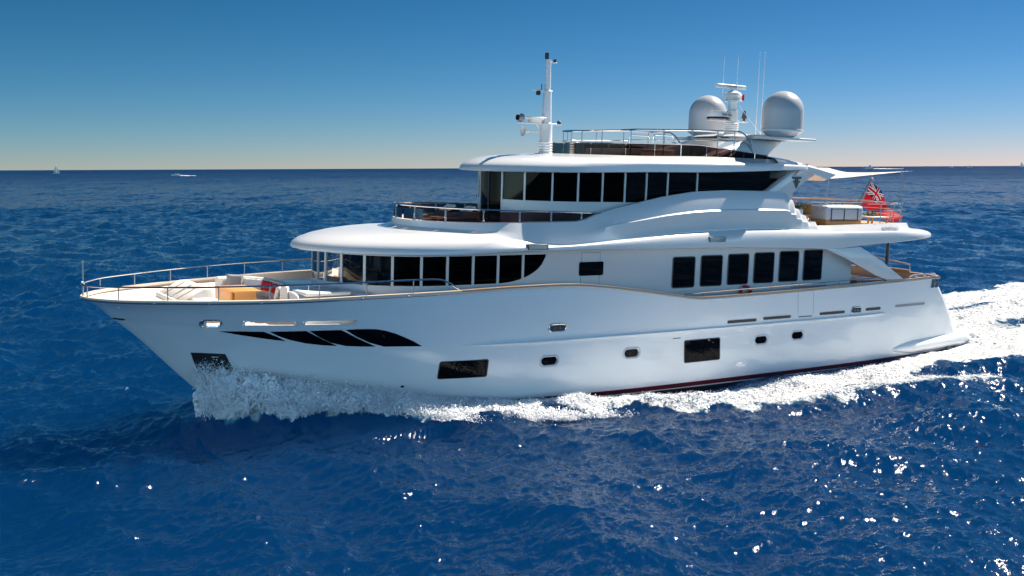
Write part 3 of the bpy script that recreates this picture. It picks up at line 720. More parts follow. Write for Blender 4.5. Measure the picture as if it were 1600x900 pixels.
MB().tube([(34.7, 2.9, 8.72), (35.06, 3.1, 8.86)], .012, 6).build('awning_line', STEEL, awn)
MB().tube([(35.2, -2.9, 8.72), (37.15, -2.9, 8.78)], .012, 6).build('awning_line', STEEL, awn)

# ------------------------------------------------------------------ flybridge: dark screen, steel rails, arch, domes, masts
FLY = Plan(18.15, 2.0, 2.35, 27.25, .3, 8)
f_fb = lin([18, 20, 24, 27.3], [9.06, 9.10, 9.19, 9.19]); f_ft = lin([18, 20.2, 23.2, 27.0, 27.25], [9.55, 9.60, 9.64, 9.36, 9.2])
for sg in (1, -1):
    es = np.linspace(.02, 11.0, 9)
    for k, (a, b_) in enumerate(zip(es[:-1], es[1:])):
        d = np.linspace(a+.012, b_-.012, 14); x, y = FLY.along(d)
        w = MB().grid(np.array([np.stack([x, sg*y, f_fb(x)], -1), np.stack([x, sg*y, f_ft(x)], -1)])).build('wind_screen', CLEAR, yacht)
        xm, ym = FLY.along((a+b_)/2); MB().tube([(xm, sg*(ym+.03), f_fb(xm)-.03), (xm, sg*(ym+.03), f_fb(xm)+.17)], .022, 8).build('screen_bracket', BLACK, w)
        if k in (3, 6): MB().tube([(x[-1], sg*y[-1], f_fb(x[-1])), (x[-1], sg*y[-1], f_ft(x[-1]))], .022, 6).build('screen_joint', STEEL, w)
    MB().tube([(x_, sg*y_, float(f_ft(x_))+.01) for x_, y_ in zip(*FLY.along(np.linspace(0, 9.2, 60)))], .014, 6).build('screen_edge', STEEL, yacht)
FR = Plan(18.75, 1.5, 2.2, 27.0, .3, 8)
FZ = lin([18.7, 20, 23, 26.3], [10.03, 10.14, 10.24, 10.31])
for sg in (1, -1):
    d = np.linspace(0, 8.05, 70); x, y = FR.along(d); pts = list(zip(x, sg*y, FZ(x)))
    xe, ye = x[-1], y[-1]
    for a in np.linspace(8, 90, 14): pts.append((xe + 1.02*math.sin(R(a)), sg*ye, 10.31 - 1.14*(1-math.cos(R(a)))))
    rl = MB().tube(pts, .03, 8).build('fly_rail', STEEL, yacht)
    pts2 = [(xe + .35, sg*ye, 9.86)] + [(xe + .35 + .62*math.sin(R(a)), sg*ye, 9.40 + .46*math.cos(R(a))) for a in np.linspace(0, 80, 10)]
    MB().tube([(p, sg*q, f_ - .40) for p, q, f_ in zip(*FR.along(np.linspace(.8, 8.0, 40)), FZ(FR.along(np.linspace(.8, 8.0, 40))[0]))], .012, 6).build('lower_rail', STEEL, rl)
    MB().tube(pts2, .02, 6).build('rail_brace', STEEL, rl)
    for dd in (.35, 1.35, 2.5, 4.1, 5.6, 7.0, 7.95):
        x_, y_ = FR.along(dd); MB().tube([(x_, sg*y_, 9.1), (x_, sg*y_, FZ(x_))], .022, 8).build('rail_post', DSTEEL, rl)
for y in (-1.35, .2):
    MB().tube([(22.6, y, 9.15), (22.6, y, 10.0), (22.65, y, 10.05), (23.6, y, 10.05), (23.7, y, 9.95)], .025, 8).build('ladder_rail', STEEL, yacht)
# low white seating behind the screen
MB().rbox(20.6, 22.3, -1.9, 1.9, 9.1, 9.42, .06).build('fly_seat', CUSH, yacht)

# raked arch
ar = MB()
for sg in (1, -1):
    # leg: lofted from a long foot to a slimmer head
    secs = []
    for t in np.linspace(0, 1, 14):
        xf = 23.7 + 3.2*t**.8; ln = 3.1*(1-t) + 1.8*t; z = 9.12 + 1.0*t**.75; y = 2.0 - .35*t; th = .22 + .1*(1-t); r_ = []
        for a in np.linspace(0, 2*math.pi, 20, endpoint=False):
            ca, sa = math.cos(a), math.sin(a); r_.append((xf + ln/2 + ln/2*abs(ca)**.7*np.sign(ca), sg*(y + th*abs(sa)**.7*np.sign(sa)), z - .10*ca*(1-t)))
        secs.append(r_)
    ar.grid(np.array(secs), cv=True)
# bridging wing on top
Xa = np.linspace(26.3, 28.7, 12); rows = []
e = np.sqrt(np.clip(1-((Xa-27.5)/1.21)**2, 0, 1))
for y in np.linspace(-2.0, 2.0, 17): rows.append(np.stack([Xa, np.full(12, y), 10.08 + .16*e + .05*(1-(y/2)**2)], -1))
ar.grid(np.array(rows)); ar.grid(np.array([np.stack([Xa, np.full(12, y), 10.08 - .12*e], -1) for y in np.linspace(-2.0, 2.0, 17)]))
arch = ar.build('radar_arch', WHITE, yacht, smooth=50)
for sg in (1, -1):
    MB().rbox(26.5, 29.35, sg*2.34-.62, sg*2.34+.62, 10.03, 10.13, .03).build('dome_platform', WHT2, arch)
def dome(y, X=27.88):
    pr = [(0,-.30),(.42,-.30),(.62,-.22),(.84,-.06),(.885,-.04),(.905,-.02),(.905,.03),(.865,.04)]
    body = [(.865,.045),(.872,.4),(.868,.80)] + [(.868*math.cos(a), .80 + .868*math.sin(a)) for a in np.linspace(.05, math.pi/2-.001, 20)]
    z0 = 10.43
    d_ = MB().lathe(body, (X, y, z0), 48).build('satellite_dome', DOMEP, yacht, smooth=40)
    MB().lathe(pr, (X, y, z0), 48).build('dome_base', WHT2, d_, smooth=30)
    for a in (200, 250, 300): MB().rbox(X+.6*math.cos(R(a))-.05, X+.6*math.cos(R(a))+.05, y-.6*math.sin(R(a))-.01, y-.6*math.sin(R(a))+.03, z0-.17, z0-.12, .01).build('base_latch', DGREY, d_)
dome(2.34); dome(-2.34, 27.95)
# radar mast
mp = [(.34,10.15),(.34,10.3)] + [q for k in range(5) for q in ((.33,10.30+.09*k),(.30,10.34+.09*k),(.33,10.38+.09*k))] + [(.26,10.78),(.26,11.28),(.24,11.30),(.20,11.34),(.20,11.72)]
rm = MB().lathe(mp, (27.2, 0, 0), 24).build('radar_mast', WHITE, yacht)
MB().lathe([(0,11.70),(.42,11.70),(.42,11.74),(.30,11.78),(.30,11.86),(.40,11.95),(.36,12.05),(.2,12.14),(.10,12.18),(.10,12.28),(0,12.28)], (27.2,0,0), 24).build('scanner_gearbox', WHT2, rm)
sb = MB().rbox(26.15, 27.9, -.10, .10, 12.25, 12.42, .05).build('radar_scanner', WHT2, rm)
MB().rbox(25.85, 28.05, -.16, .16, 10.80, 10.86, .02).build('radar_shelf', WHT2, rm)
rd = MB().lathe([(0,0),(.42,0),(.46,.06),(.47,.28),(.45,.32),(.2,.36),(0,.36)], (26.35, 0, 10.90), 28).build('radome', WHT2, rm)
MB().lathe([(.44,-.03),(.475,-.01),(.475,.05),(.46,.06)], (26.35, 0, 10.92), 28).build('radome_band', NAVY, rd)
sh_ = MB().lathe([(0,.30),(.05,.28),(.12,.0),(.12,-.05),(.06,-.08),(.06,-.16),(0,-.16)], (27.95, 0, 11.05), 16).build('signal_light', DGREY, rm)
MB().tube([(27.95,0,10.86),(27.95,0,10.92)], .05).build('light_foot', DGREY, rm)
# small pennant streaming from the radar mast: white, red fly
pn = MB()
for k in range(2):
    xs = np.linspace(27.43 + .19*k, 27.43 + .19*(k+1), 6)
    pn.grid(np.array([[(x, .10 + .04*math.sin((x-27.4)*14), z - .05*(x-27.4)) for x in xs] for z in np.linspace(11.78, 12.05, 5)]), k)
pen = pn.build('signal_pennant', [WHTF, REDF], None, origin=(27.43, .1, 11.78), weld=False); pen.matrix_world = BM @ Matrix.Translation((27.43, -.1, 11.78))
tag(pen, 'tiny white and red signal pennant streaming beside the radar mast', 'pennant')
MB().tube([(27.5, .1, 11.55), (27.95, .15, 11.1), (28.9, .3, 10.2)], .008, 5).build('flag_halyard', WHT2, rm)
for x, y, z0, z1 in ((26.9, -.35, 11.8, 13.66), (27.3, .1, 12.0, 13.68), (28.71, .0, 10.1, 14.0), (29.03, .0, 10.1, 14.03)):
    MB().tube([(x, y, z0), (x, y, z0+.4), (x, y, z1)], [.022, .018, .010], 6).build('whip_antenna', WHT2, yacht)

# forward signal mast
X0 = 17.28
fm = MB().lathe([(.30,9.0)] + [q for k in range(5) for q in ((.285,9.04+.1*k),(.25,9.075+.1*k),(.285,9.13+.1*k))] + [(.25,9.58),(.235,10.26),(.20,10.30),(.16,11.52),(.125,11.56),(.105,12.72),(0,12.74)], (X0, 0, 0), 24).build('signal_mast', WHITE, yacht)
yd = MB().rbox(15.9, 17.95, -.07, .07, 10.22, 10.28, .02).build('mast_spreader', WHT2, fm)
yd2 = MB().rbox(16.6, 17.5, -.06, .06, 11.5, 11.55, .02).build('mast_spreader', WHT2, fm)
MB().rbox(17.3, 17.65, -.05, .05, 12.60, 12.65, .015).build('mast_spreader', WHT2, fm)
MB().lathe([(0,12.74),(.07,12.74),(.08,12.8),(.08,12.92),(.07,12.98),(0,12.98)], (X0-.08,0,0), 12).build('mast_light', BLACK, fm)
MB().lathe([(0,12.65),(.05,12.65),(.06,12.7),(.05,12.76),(0,12.76)], (17.58,0,0), 12).build('mast_light', BLACK, fm)
MB().lathe([(0,10.28),(.08,10.28),(.08,10.36),(.05,10.4),(0,10.4)], (17.88,0,0), 12).build('mast_light', BLACK, fm)
MB().lathe([(0,11.34),(.07,11.34),(.09,11.38),(.09,11.5),(0,11.5)], (16.85,0,0), 12).build('mast_light', BLACK, fm)
MB().tube([(17.0,0,11.55),(17.0,0,11.78)], .02).build('wind_sensor', DGREY, fm)
s_ = MB().lathe([(0,-.14),(.10,-.12),(.15,-.04),(.16,.06),(.14,.12),(0,.13)], (16.05, 0, 10.44), 18, axis='X').build('search_light', GREYP, fm)
MB().tube([(16.02,0,10.27),(16.02,0,10.36)], .04).build('light_foot', GREYP, s_)
MB().lathe([(0,-.145),(.11,-.145),(.11,-.10)], (16.05,0,10.44), 18, axis='X').build('lamp_glass', DARKW, s_)
MB().lathe([(0,.12),(.44,.12),(.46,.10),(.30,.02),(.26,-.08),(0,-.08)], (16.75, 0, 10.36), 24).build('sat_compass', WHT2, fm)
hn = MB().lathe([(.20,0),(.20,.015),(.13,.06),(.05,.16),(.03,.4),(.03,.72),(0,.72)], (16.22, -.05, 9.93), 20, axis='X').build('horn_trumpet', CREAM, fm)
MB().tube([(16.95,-.05,9.93),(16.97,-.05,10.08),(16.85,-.05,10.22)], .03).build('horn_bracket', CREAM, hn)

# ------------------------------------------------------------------ bow rail and side rails
f_br = lin([0, .1, .86, 2.1, 3.5, 4.9, 6.4, 7.9, 9.5, 10.4], [4.52, 4.52, 4.56, 4.59, 4.63, 4.67, 4.71, 4.74, 4.78, 4.78])
for sg in (1, -1):
    X = np.r_[.06 + (10.3-.06)*np.linspace(0, 1, 90)**1.7]; Y = f_sb(X)-.10; Y = np.maximum(Y, .03)
    pts = list(zip(X, sg*Y, f_br(X))) + [(10.62, sg*3.95, 4.75), (10.95, sg*3.95, 4.6), (11.3, sg*3.97, 4.37)]
    rl = MB().tube(pts, .03, 8).build('bow_rail', STEEL, yacht)
    for x in (.14, .86, 2.12, 3.48, 4.92, 6.41, 7.94, 9.55):
        y = max(float(f_sb(x))-.10, .05); MB().tube([(x, sg*y, float(f_sz(x))+.03), (x, sg*y, float(f_br(x)))], .02, 8).build('rail_post', DSTEEL, rl)
    # low rail on the side-deck bulwark
    X = np.linspace(21.3, 33.6, 40); Y = sg*(f_sb(X)*f_tap(X)-.1); Z = lin([21.3, 22.4, 28, 34], [3.84, 3.89, 4.01, 4.10])(X)
    rl = MB().tube(list(zip(X, Y, Z)), .022, 6).build('side_rail', STEEL, yacht)
    for x in (22.3, 24.2, 26.1, 27.5, 27.8, 28.7, 30.4, 32.2):
        y = sg*(float(f_sb(x)*f_tap(x))-.1); MB().tube([(x, y, float(f_sz(x))+.04), (x, y, float(np.interp(x, [21.3,22.4,28,34], [3.84,3.89,4.01,4.10])))], .015, 6).build('rail_post', DSTEEL, rl)
    MB().tube([(35.6, sg*3.5, 4.02), (36.0, sg*3.48, 4.10), (37.6, sg*3.38, 4.14)], .02).build('stern_rail', STEEL, yacht)
    for x in (36.2, 36.9, 37.5):
        cl = MB().rbox(x-.14, x+.14, sg*3.42-.07, sg*3.42+.07, 3.99, 4.03, .012); cl.tube([(x-.16, sg*3.42, 4.12), (x+.16, sg*3.42, 4.12)], .025); cl.tube([(x-.06, sg*3.42, 4.0), (x-.06, sg*3.42, 4.12)], .02); cl.tube([(x+.06, sg*3.42, 4.0), (x+.06, sg*3.42, 4.12)], .02); cl.build('mooring_cleat', STEEL, yacht)
MB().tube([(.09, 0, 4.17), (.09, 0, 5.2)], .022, 8).build('jack_staff', DSTEEL, yacht)
MB().lathe([(0,5.18),(.04,5.19),(.045,5.23),(.03,5.27),(0,5.28)], (.09,0,0), 10).build('staff_cap', DSTEEL, yacht)
MB().lathe([(0,4.5),(.05,4.5),(.06,4.56),(.05,4.63),(0,4.64)], (.09,0,0), 10).build('staff_socket', STEEL, yacht)
# cross rail at the stern of the main deck
MB().tube([(37.4, -1.2, 4.62), (38.05, -.6, 4.60), (38.05, 1.7, 4.38), (38.05, 1.72, 4.02)], .03, 8).build('transom_rail', TAN, yacht)
MB().rbox(37.95, 38.1, -1.5, 1.75, 4.0, 4.12, .03).build('transom_step', TAN, yacht)

# aft upper deck rail
AR = Plan(-8, 1, 3.12, 37.15, 3.4, 2.4)
for zz, r_, m_, nm in ((7.42, .032, TAN, 'aft_rail'), (7.10, .016, STEEL, 'aft_mid_rail'), (6.85, .016, STEEL, 'aft_low_rail')):
    for sg in (1, -1):
        us = np.r_[np.linspace(1.857 if nm == 'aft_rail' else 1.97, 2, 12), 2 + np.linspace(0, 1, 26)[1:]**.9]
        P = []
        for u in us:
            x, y = AR.at(u); P.append((x, sg*y, zz - .02))
        MB().tube(P, r_, 8).build(nm, STEEL if (nm == 'aft_rail' and sg == 1) else m_, yacht)
for sg in (1, -1):
    for u in (1.95, 2.0, 2.15, 2.35, 2.6, 2.8):
        x, y = AR.at(u)
        if sg == 1 and u == 1.95: continue
        MB().tube([(x, sg*y, float(f_top(x))-.02), (x, sg*y, 7.40)], .02, 8).build('aft_rail_post', DSTEEL, yacht)
for x in (29.6, 31.3): MB().tube([(x, -3.1, 6.4), (x, -3.1, 7.4)], .02, 8).build('aft_rail_post', TAN, yacht)
# name lettering on the stern overhang
def lettering(body, size, mtx, m, name, parent, ext=.004, shear=.25, width=1.0):
    c = bpy.data.curves.new(name, 'FONT'); c.body = body; c.size = size; c.extrude = ext; c.shear = shear; c.align_x = 'CENTER'; c.space_character = 1.1
    o = bpy.data.objects.new(name, c); COL.objects.link(o); bpy.context.view_layer.update()
    me = bpy.data.meshes.new_from_object(o.evaluated_get(bpy.context.evaluated_depsgraph_get())); bpy.data.objects.remove(o); bpy.data.curves.remove(c)
    me.name = name; me.materials.clear(); me.materials.append(m); me.transform(mtx)
    r = bpy.data.objects.new(name, me); COL.objects.link(r); r.parent = parent; return r
def side_mtx(X, Y, Z, sg=1, tilt=0.0):
    # text plane standing in X-Z, read from port (sg=1): local mesh axes are (X, -Y, Z)
    if sg == 1: M = Matrix(((1,0,0,X),(0,0,-1,-Y),(0,1,0,Z),(0,0,0,1)))
    else: M = Matrix(((-1,0,0,X),(0,0,1,-Y),(0,1,0,Z),(0,0,0,1)))
    return M @ Matrix.Rotation(tilt, 4, 'X')
lettering('NIMETIAS', .24, side_mtx(33.9, 3.612, 6.235, 1, R(-33)), GREYP, 'name_lettering', updeck)
lettering('FURUNO', .13, side_mtx(27.02, .103, 12.29), NAVY, 'maker_lettering', sb, .003, 0)
lettering('FURUNO', .14, side_mtx(26.45, .475, 11.02), NAVY, 'maker_lettering', rd, .003)

# ------------------------------------------------------------------ foredeck furniture
# sun pad and forward seats (built in)
MB().rbox(.9, 2.5, -1.0, 1.0, 3.86, 3.94, .04).build('bow_sunpad', LCUSH, yacht)
MB().lathe([(0,0),(.34,0),(.36,.05),(.30,.09),(0,.10)], (1.75, .0, 3.94), 20).build('bow_hatch', WHT2, yacht)
for y0, y1, kk in ((-1.5, -.15, 0), (.05, 1.3, 1)):
    st_ = MB().rbox(2.65, 3.9, y0, y1, 3.80, 4.02, .05).build('bow_seat', LCUSH, yacht)
    MB().add([(2.75,y0,4.02),(3.45,y0,4.40),(3.72,y0,4.40),(3.9,y0,3.85),(2.75,y1,4.02),(3.45,y1,4.40),(3.72,y1,4.40),(3.9,y1,3.85)],
             [(0,1,2,3),(7,6,5,4),(0,4,5,1),(1,5,6,2),(2,6,7,3),(3,7,4,0)]).build('seat_back', CUSH, st_, bevel=.04)
    MB().tube([(2.75, (y0+y1)/2, 4.035), (3.45, (y0+y1)/2, 4.415)], .012, 5).build('seat_piping', TAN, st_)
MB().rbox(3.0, 3.8, 1.3, 2.0, 3.8, 4.14, .1, 5).build('corner_seat', LCUSH, yacht)
# horseshoe sofa round the table
def arc_block(name, cx, cy, rx0, rx1, ry0, ry1, a0, a1, z0, z1, m, parent, n=30, rnd=.05):
    G = []
    for a in np.linspace(R(a0), R(a1), n):
        ca, sa = math.cos(a), math.sin(a); e = 2/2.6; kx = abs(ca)**e*np.sign(ca); ky = abs(sa)**e*np.sign(sa)
        p = lambda t, z: (cx + (rx0 + (rx1-rx0)*t)*kx, cy + (ry0 + (ry1-ry0)*t)*ky, z)
        G.append([p(0, z0), p(0, z1-rnd), p(.12, z1-rnd*.3), p(.3, z1), p(.7, z1), p(.88, z1-rnd*.3), p(1, z1-rnd), p(1, z0)])
    mb = MB().grid(np.array(G), cv=True); mb.add([G[0][k] for k in range(8)], [tuple(range(8))]); mb.add([G[-1][k] for k in range(8)], [tuple(range(8))])
    return mb.build(name, m, parent, smooth=50)
sofa = arc_block('sofa_seat', 5.1, .0, .72, 1.15, 1.3, 1.75, -97, 50, 3.27, 3.82, LCUSH, yacht)
arc_block('sofa_back', 5.1, .0, 1.15, 1.4, 1.75, 2.03, -97, 50, 3.27, 4.42, CUSH, sofa, rnd=.08)
arc_block('sofa_base', 5.1, .0, .68, .73, 1.26, 1.31, -97, 50, 3.275, 3.74, CREAM, sofa, rnd=.01)
# white deck moulding between the sofa and the wheelhouse
cb = MB(); X = np.linspace(6.15, 8.6, 20); rows = []
for t in np.linspace(0, 1, 12):
    y = 3.0*math.sin(t*math.pi/2)**.6 if t < 1 else 3.0; rows.append((t, y))
G = []
for x in X:
    w = min(2.75 + .1*(x-6), float(f_sb(x))-.65); r_ = []
    for k in range(25):
        a = math.pi*k/24; r_.append((x, w*np.sign(math.cos(a))*abs(math.cos(a))**.35, 3.12 + 1.16*max(math.sin(a), 0)**.35 - .03*(x-6.15)))
    G.append(r_)
cb.grid(np.array(G)); cb.add(G[0], [tuple(range(25))]); cb.build('coachroof', WHITE, yacht, smooth=50)
MB().rbox(6.3, 7.9, 1.5, 2.7, 4.2, 4.33, .1, 5).build('side_sunpad', LCUSH, yacht)
MB().tube([(6.6, 2.2, 4.2), (6.62, 2.2, 4.5)], .015).build('coachroof_stanchion', STEEL, yacht)

tb = on_boat('folding_table', 4.95, .2, 3.28, 'orange varnished teak table in front of the curved bow sofa', 'table')
MB().rbox(4.48, 5.42, -.65, 1.05, 4.20, 4.255, .012).build('table_top', ORNG, tb, (4.95, .2, 3.28))
MB().rbox(4.40, 4.47, -.61, 1.01, 3.36, 4.245, .012).build('table_leaf', ORNG, tb, (4.95, .2, 3.28))
MB().rbox(4.56, 5.30, .86, .92, 3.282, 4.197, .01).build('table_leg', ORNG, tb, (4.95, .2, 3.28))
MB().rbox(4.56, 5.30, -.55, -.49, 3.282, 4.197, .01).build('table_leg', ORNG, tb, (4.95, .2, 3.28))
def cushion(X, Y, Z, size, m, rz, tilt, label, group):
    n = 12; w, t = size, size*.30; F, V = [], []
    mb = MB()
    for sgn in (1, -1):
        G = []
        for i in range(n+1):
            row = []
            for j in range(n+1):
                u, v = i/n*2-1, j/n*2-1; pin = 1 - .10*(1-u*u)*abs(v)**3 - .0; pin2 = 1 - .10*(1-v*v)*abs(u)**3
                h_ = t*.5*((1-u**4)*(1-v**4))**.55
                row.append((sgn*h_, v*w/2*pin, u*w/2*pin2))
            G.append(row)
        mb.grid(np.array(G))
    o = mb.build('cushion', m, None, smooth=60)
    o.matrix_world = BM @ Matrix.Translation((X, -Y, Z)) @ Matrix.Rotation(-rz, 4, 'Z') @ Matrix.Rotation(tilt, 4, 'Y')
    return tag(o, label, 'cushion', group)
def sofa_pos(a, r=.99):
    ca, sa = math.cos(R(a)), math.sin(R(a)); e = 2/2.6
    return 5.1 + 1.15*r*abs(ca)**e*np.sign(ca)*.93, 1.7*r*abs(sa)**e*np.sign(sa)*.93
gp = 'cushions on the bow sofa'
for a, sz, m_, lb in ((-80, .62, GREYF, 'large grey cushion at the far end of the bow sofa, leftmost'),
                      (-56, .38, WHTF, 'white cushion on the bow sofa beside the large grey one'),
                      (-44, .38, WHTF, 'white cushion on the bow sofa, middle of the three white ones'),
                      (-32, .38, WHTF, 'white cushion on the bow sofa next to the red ones'),
                      (-18, .36, REDF, 'red cushion on the bow sofa next to the white ones, leftmost red'),
                      (-7, .36, REDF, 'red cushion on the bow sofa, second red one from the left'),
                      (4, .36, REDF, 'red cushion on the bow sofa, third red one from the left'),
                      (15, .36, REDF, 'red cushion on the bow sofa, rightmost of the four red ones'),
                      (40, .52, CUSH, 'beige cushion leaning at the near end of the bow sofa')):
    x, y = sofa_pos(a); cushion(x, y, 3.82 + sz*.5 + (.20 if sz < .5 else .1), sz, m_, R(a*.8), R(14), lb, gp)

# ------------------------------------------------------------------ things on the upper aft deck
bx = on_boat('covered_locker', 31.6, 2.3, 6.39, 'white canvas covered box strapped down at the near edge of the aft upper deck', 'locker')
og = (31.6, 2.3, 6.39)
MB().rbox(30.45, 32.9, 1.75, 2.85, 6.62, 7.26, .12, 5).build('canvas_cover', COVER, bx, og)
for x in (30.75, 31.6, 32.5): MB().tube([(x, 2.87, 6.58), (x, 2.87, 7.16)], .022, 6).build('lashing_frame', DGREY, bx, og)
MB().tube([(30.75, 2.87, 7.13), (32.55, 2.87, 7.13)], .022, 6).build('lashing_frame', DGREY, bx, og)
MB().tube([(30.75, 2.87, 6.60), (32.55, 2.87, 6.60)], .022, 6).build('lashing_frame', DGREY, bx, og)
for k in range(5): MB().rbox(30.9+.4*k, 31.15+.4*k, 2.0, 2.7, 7.24, 7.29, .02).build('cover_fold', WHTF, bx, og)
MB().rbox(30.5, 32.85, 1.8, 2.8, 6.395, 6.625, .02).build('locker_plinth', TEAKP, bx, og)
def chair(X, Y, rz, label, group):
    t = on_boat('deck_chair', X, Y, 6.39, label, 'chair', group, rz)
    P = lambda mb, nm, m_: mb.build(nm, m_, t)
    P(MB().rbox(-.24, .24, -.24, .24, .42, .47, .015), 'seat', TEAKP); P(MB().rbox(.20, .25, -.24, .24, .47, .92, .015), 'backrest', TEAKP)
    for x in (-.21, .21):
        for y in (-.21, .21): P(MB().rbox(x-.025, x+.025, y-.025, y+.025, .002, .425, .008), 'leg', TEAKP)
    return t
chair(29.75, 2.2, 0.4, 'brown teak chair tucked behind the white covered box', 'teak chairs on the aft deck')
chair(30.2, 1.2, 2.6, 'brown teak chair beside the planter, before the covered box', 'teak chairs on the aft deck')
chair(30.4, -1.9, 0.2, 'teak chair at the far rail, left of the other two', 'teak chairs on the aft deck')
chair(31.8, -2.0, -.3, 'teak chair at the far rail, middle of the row', 'teak chairs on the aft deck')
chair(33.2, -1.8, -.5, 'teak chair at the far rail, right of the row', 'teak chairs on the aft deck')
chair(33.55, 1.6, 3.1, 'teak chair beside the low table near the ensign', 'teak chairs on the aft deck')
tt = on_boat('low_table', 34.6, 1.9, 6.39, 'low teak table with a flower bowl on it near the ensign', 'table')
og = (34.6, 1.9, 6.39)
MB().rbox(34.0, 35.2, 1.3, 2.5, 6.70, 6.75, .012).build('table_top', CREAM, tt, og)
for x in (34.08, 35.12):
    for y in (1.38, 2.42): MB().rbox(x-.04, x+.04, y-.04, y+.04, 6.392, 6.70, .01).build('leg', TEAKP, tt, og)
def flowers(X, Y, Z, r, label, n=46):
    t = on_boat('flower_bowl', X, Y, Z, label, 'flowers', 'flower bowls on the aft deck'); og = (X, Y, Z)
    MB().lathe([(0,0),(r*.5,0),(r*.8,.06),(r*.85,.11),(r*.75,.11),(0,.10)], (X, Y, Z+.002), 16).build('bowl', DGREY, t, og)
    rr = random.Random(int(X*100)); lf, ft = MB(), MB()
    for k in range(n*3):
        a, q, hh = rr.uniform(0, 6.283), r*1.25*math.sqrt(rr.random()), rr.uniform(.10, .30)
        c = Vector((X + q*math.cos(a), Y + q*math.sin(a), Z + hh*(1.1-q/(r*1.6)))); d = Vector((rr.uniform(-1,1), rr.uniform(-1,1), rr.uniform(-.3,1))).normalized(); e = d.orthogonal().normalized()
        s_ = .055 if k % 3 else .045; (lf if k % 3 else ft).add([c - d*s_, c + e*s_*.5, c + d*s_, c - e*s_*.5], [(0,1,2,3)])
    lf.build('leaves', LEAF, t, og, weld=False); ft.build('petals', FLOW, t, og, weld=False)
flowers(34.6, 1.9, 6.752, .26, 'yellow flower bowl on the low teak table by the ensign')
pl = on_boat('planter_post', 28.75, 2.75, 6.39, 'white pedestal carrying a green planter beside the stepped bulwark', 'pedestal')
MB().rbox(28.6, 28.9, 2.6, 2.9, 6.392, 7.12, .03).build('pedestal', WHITE, pl, (28.75, 2.75, 6.39))
flowers(28.75, 2.75, 7.122, .30, 'green leafy planter on the white pedestal behind the bulwark')
# ensign: raked staff and the red flag hanging from it
en = on_boat('ensign_flag', 37.1, -.95, 6.42, 'red ensign with union canton flying from a raked grey staff at the stern', 'flag'); og = (37.1, -.95, 6.42)
MB().tube([(36.65, -.95, 6.43), (37.2, -.97, 7.2), (38.15, -1.0, 8.46)], [.085, .075, .05], 10).build('flag_staff', GREYP, en, og)
MB().lathe([(0,8.44),(.06,8.46),(.07,8.51),(.04,8.56),(0,8.57)], (38.17,-1.0,0), 12).build('staff_truck', CREAM, en, og)
nu, nv = 120, 84; hoist0, hoist1 = np.array([38.12, -1.0, 8.36]), np.array([37.45, -.98, 7.12])
G = np.zeros((nu, nv, 3))
for i in range(nu):
    for j in range(nv):
        u, v = i/(nu-1), j/(nv-1)
        p = hoist0*(1-v) + hoist1*v
        fly = np.array([1.75 - .15*v, .55, -1.75 + .85*v])
        q = p + fly*u + np.array([.10, .22, .04])*math.sin(u*7.0 + v*1.8)*u**.7 + np.array([-.1, .10, 0])*math.sin(u*13 - v*3)*.35*u
        G[i, j] = q
def flag_col(u, v):
    if u < .42 and v < .5:
        a, b_ = u/.42*2-1, v/.5*2-1        # canton -1..1
        x, y = a*1.0, b_*.5
        if abs(x) < .10 or abs(y) < .10: return 1
        if abs(x) < .17 or abs(y) < .17: return 0
        d1 = abs(y - .5*x)/1.118; d2 = abs(y + .5*x)/1.118
        if d1 < .04 or d2 < .04: return 1
        if d1 < .11 or d2 < .11: return 0
        return 2
    return 1
fl = MB(); fl.grid(G); fl.m = [flag_col((k//(nv-1)+.5)/(nu-1), (k % (nv-1)+.5)/(nv-1)) for k in range(len(fl.f))]
def cloth(name, col, thin=.45):
    m = bpy.data.materials.new(name); m.use_nodes = True; t = m.node_tree; p = t.nodes['Principled BSDF']; p.inputs['Base Color'].default_value = (*col, 1); p.inputs['Roughness'].default_value = .8
    tl = t.nodes.new('ShaderNodeBsdfTranslucent'); tl.inputs['Color'].default_value = (*col, 1); mx = t.nodes.new('ShaderNodeMixShader'); mx.inputs[0].default_value = thin
    o = t.nodes['Material Output']; t.links.new(p.outputs[0], mx.inputs[1]); t.links.new(tl.outputs[0], mx.inputs[2]); t.links.new(mx.outputs[0], o.inputs['Surface']); return m
fl.build('flag_cloth', [cloth('flag_white', (.75,.74,.72)), cloth('flag_red', (.60,.006,.014)), cloth('flag_blue', (.008,.014,.07))], en, og, weld=True, smooth=80)
awn.data.materials[0] = cloth('awning_cloth', (.95,.94,.90), .65)
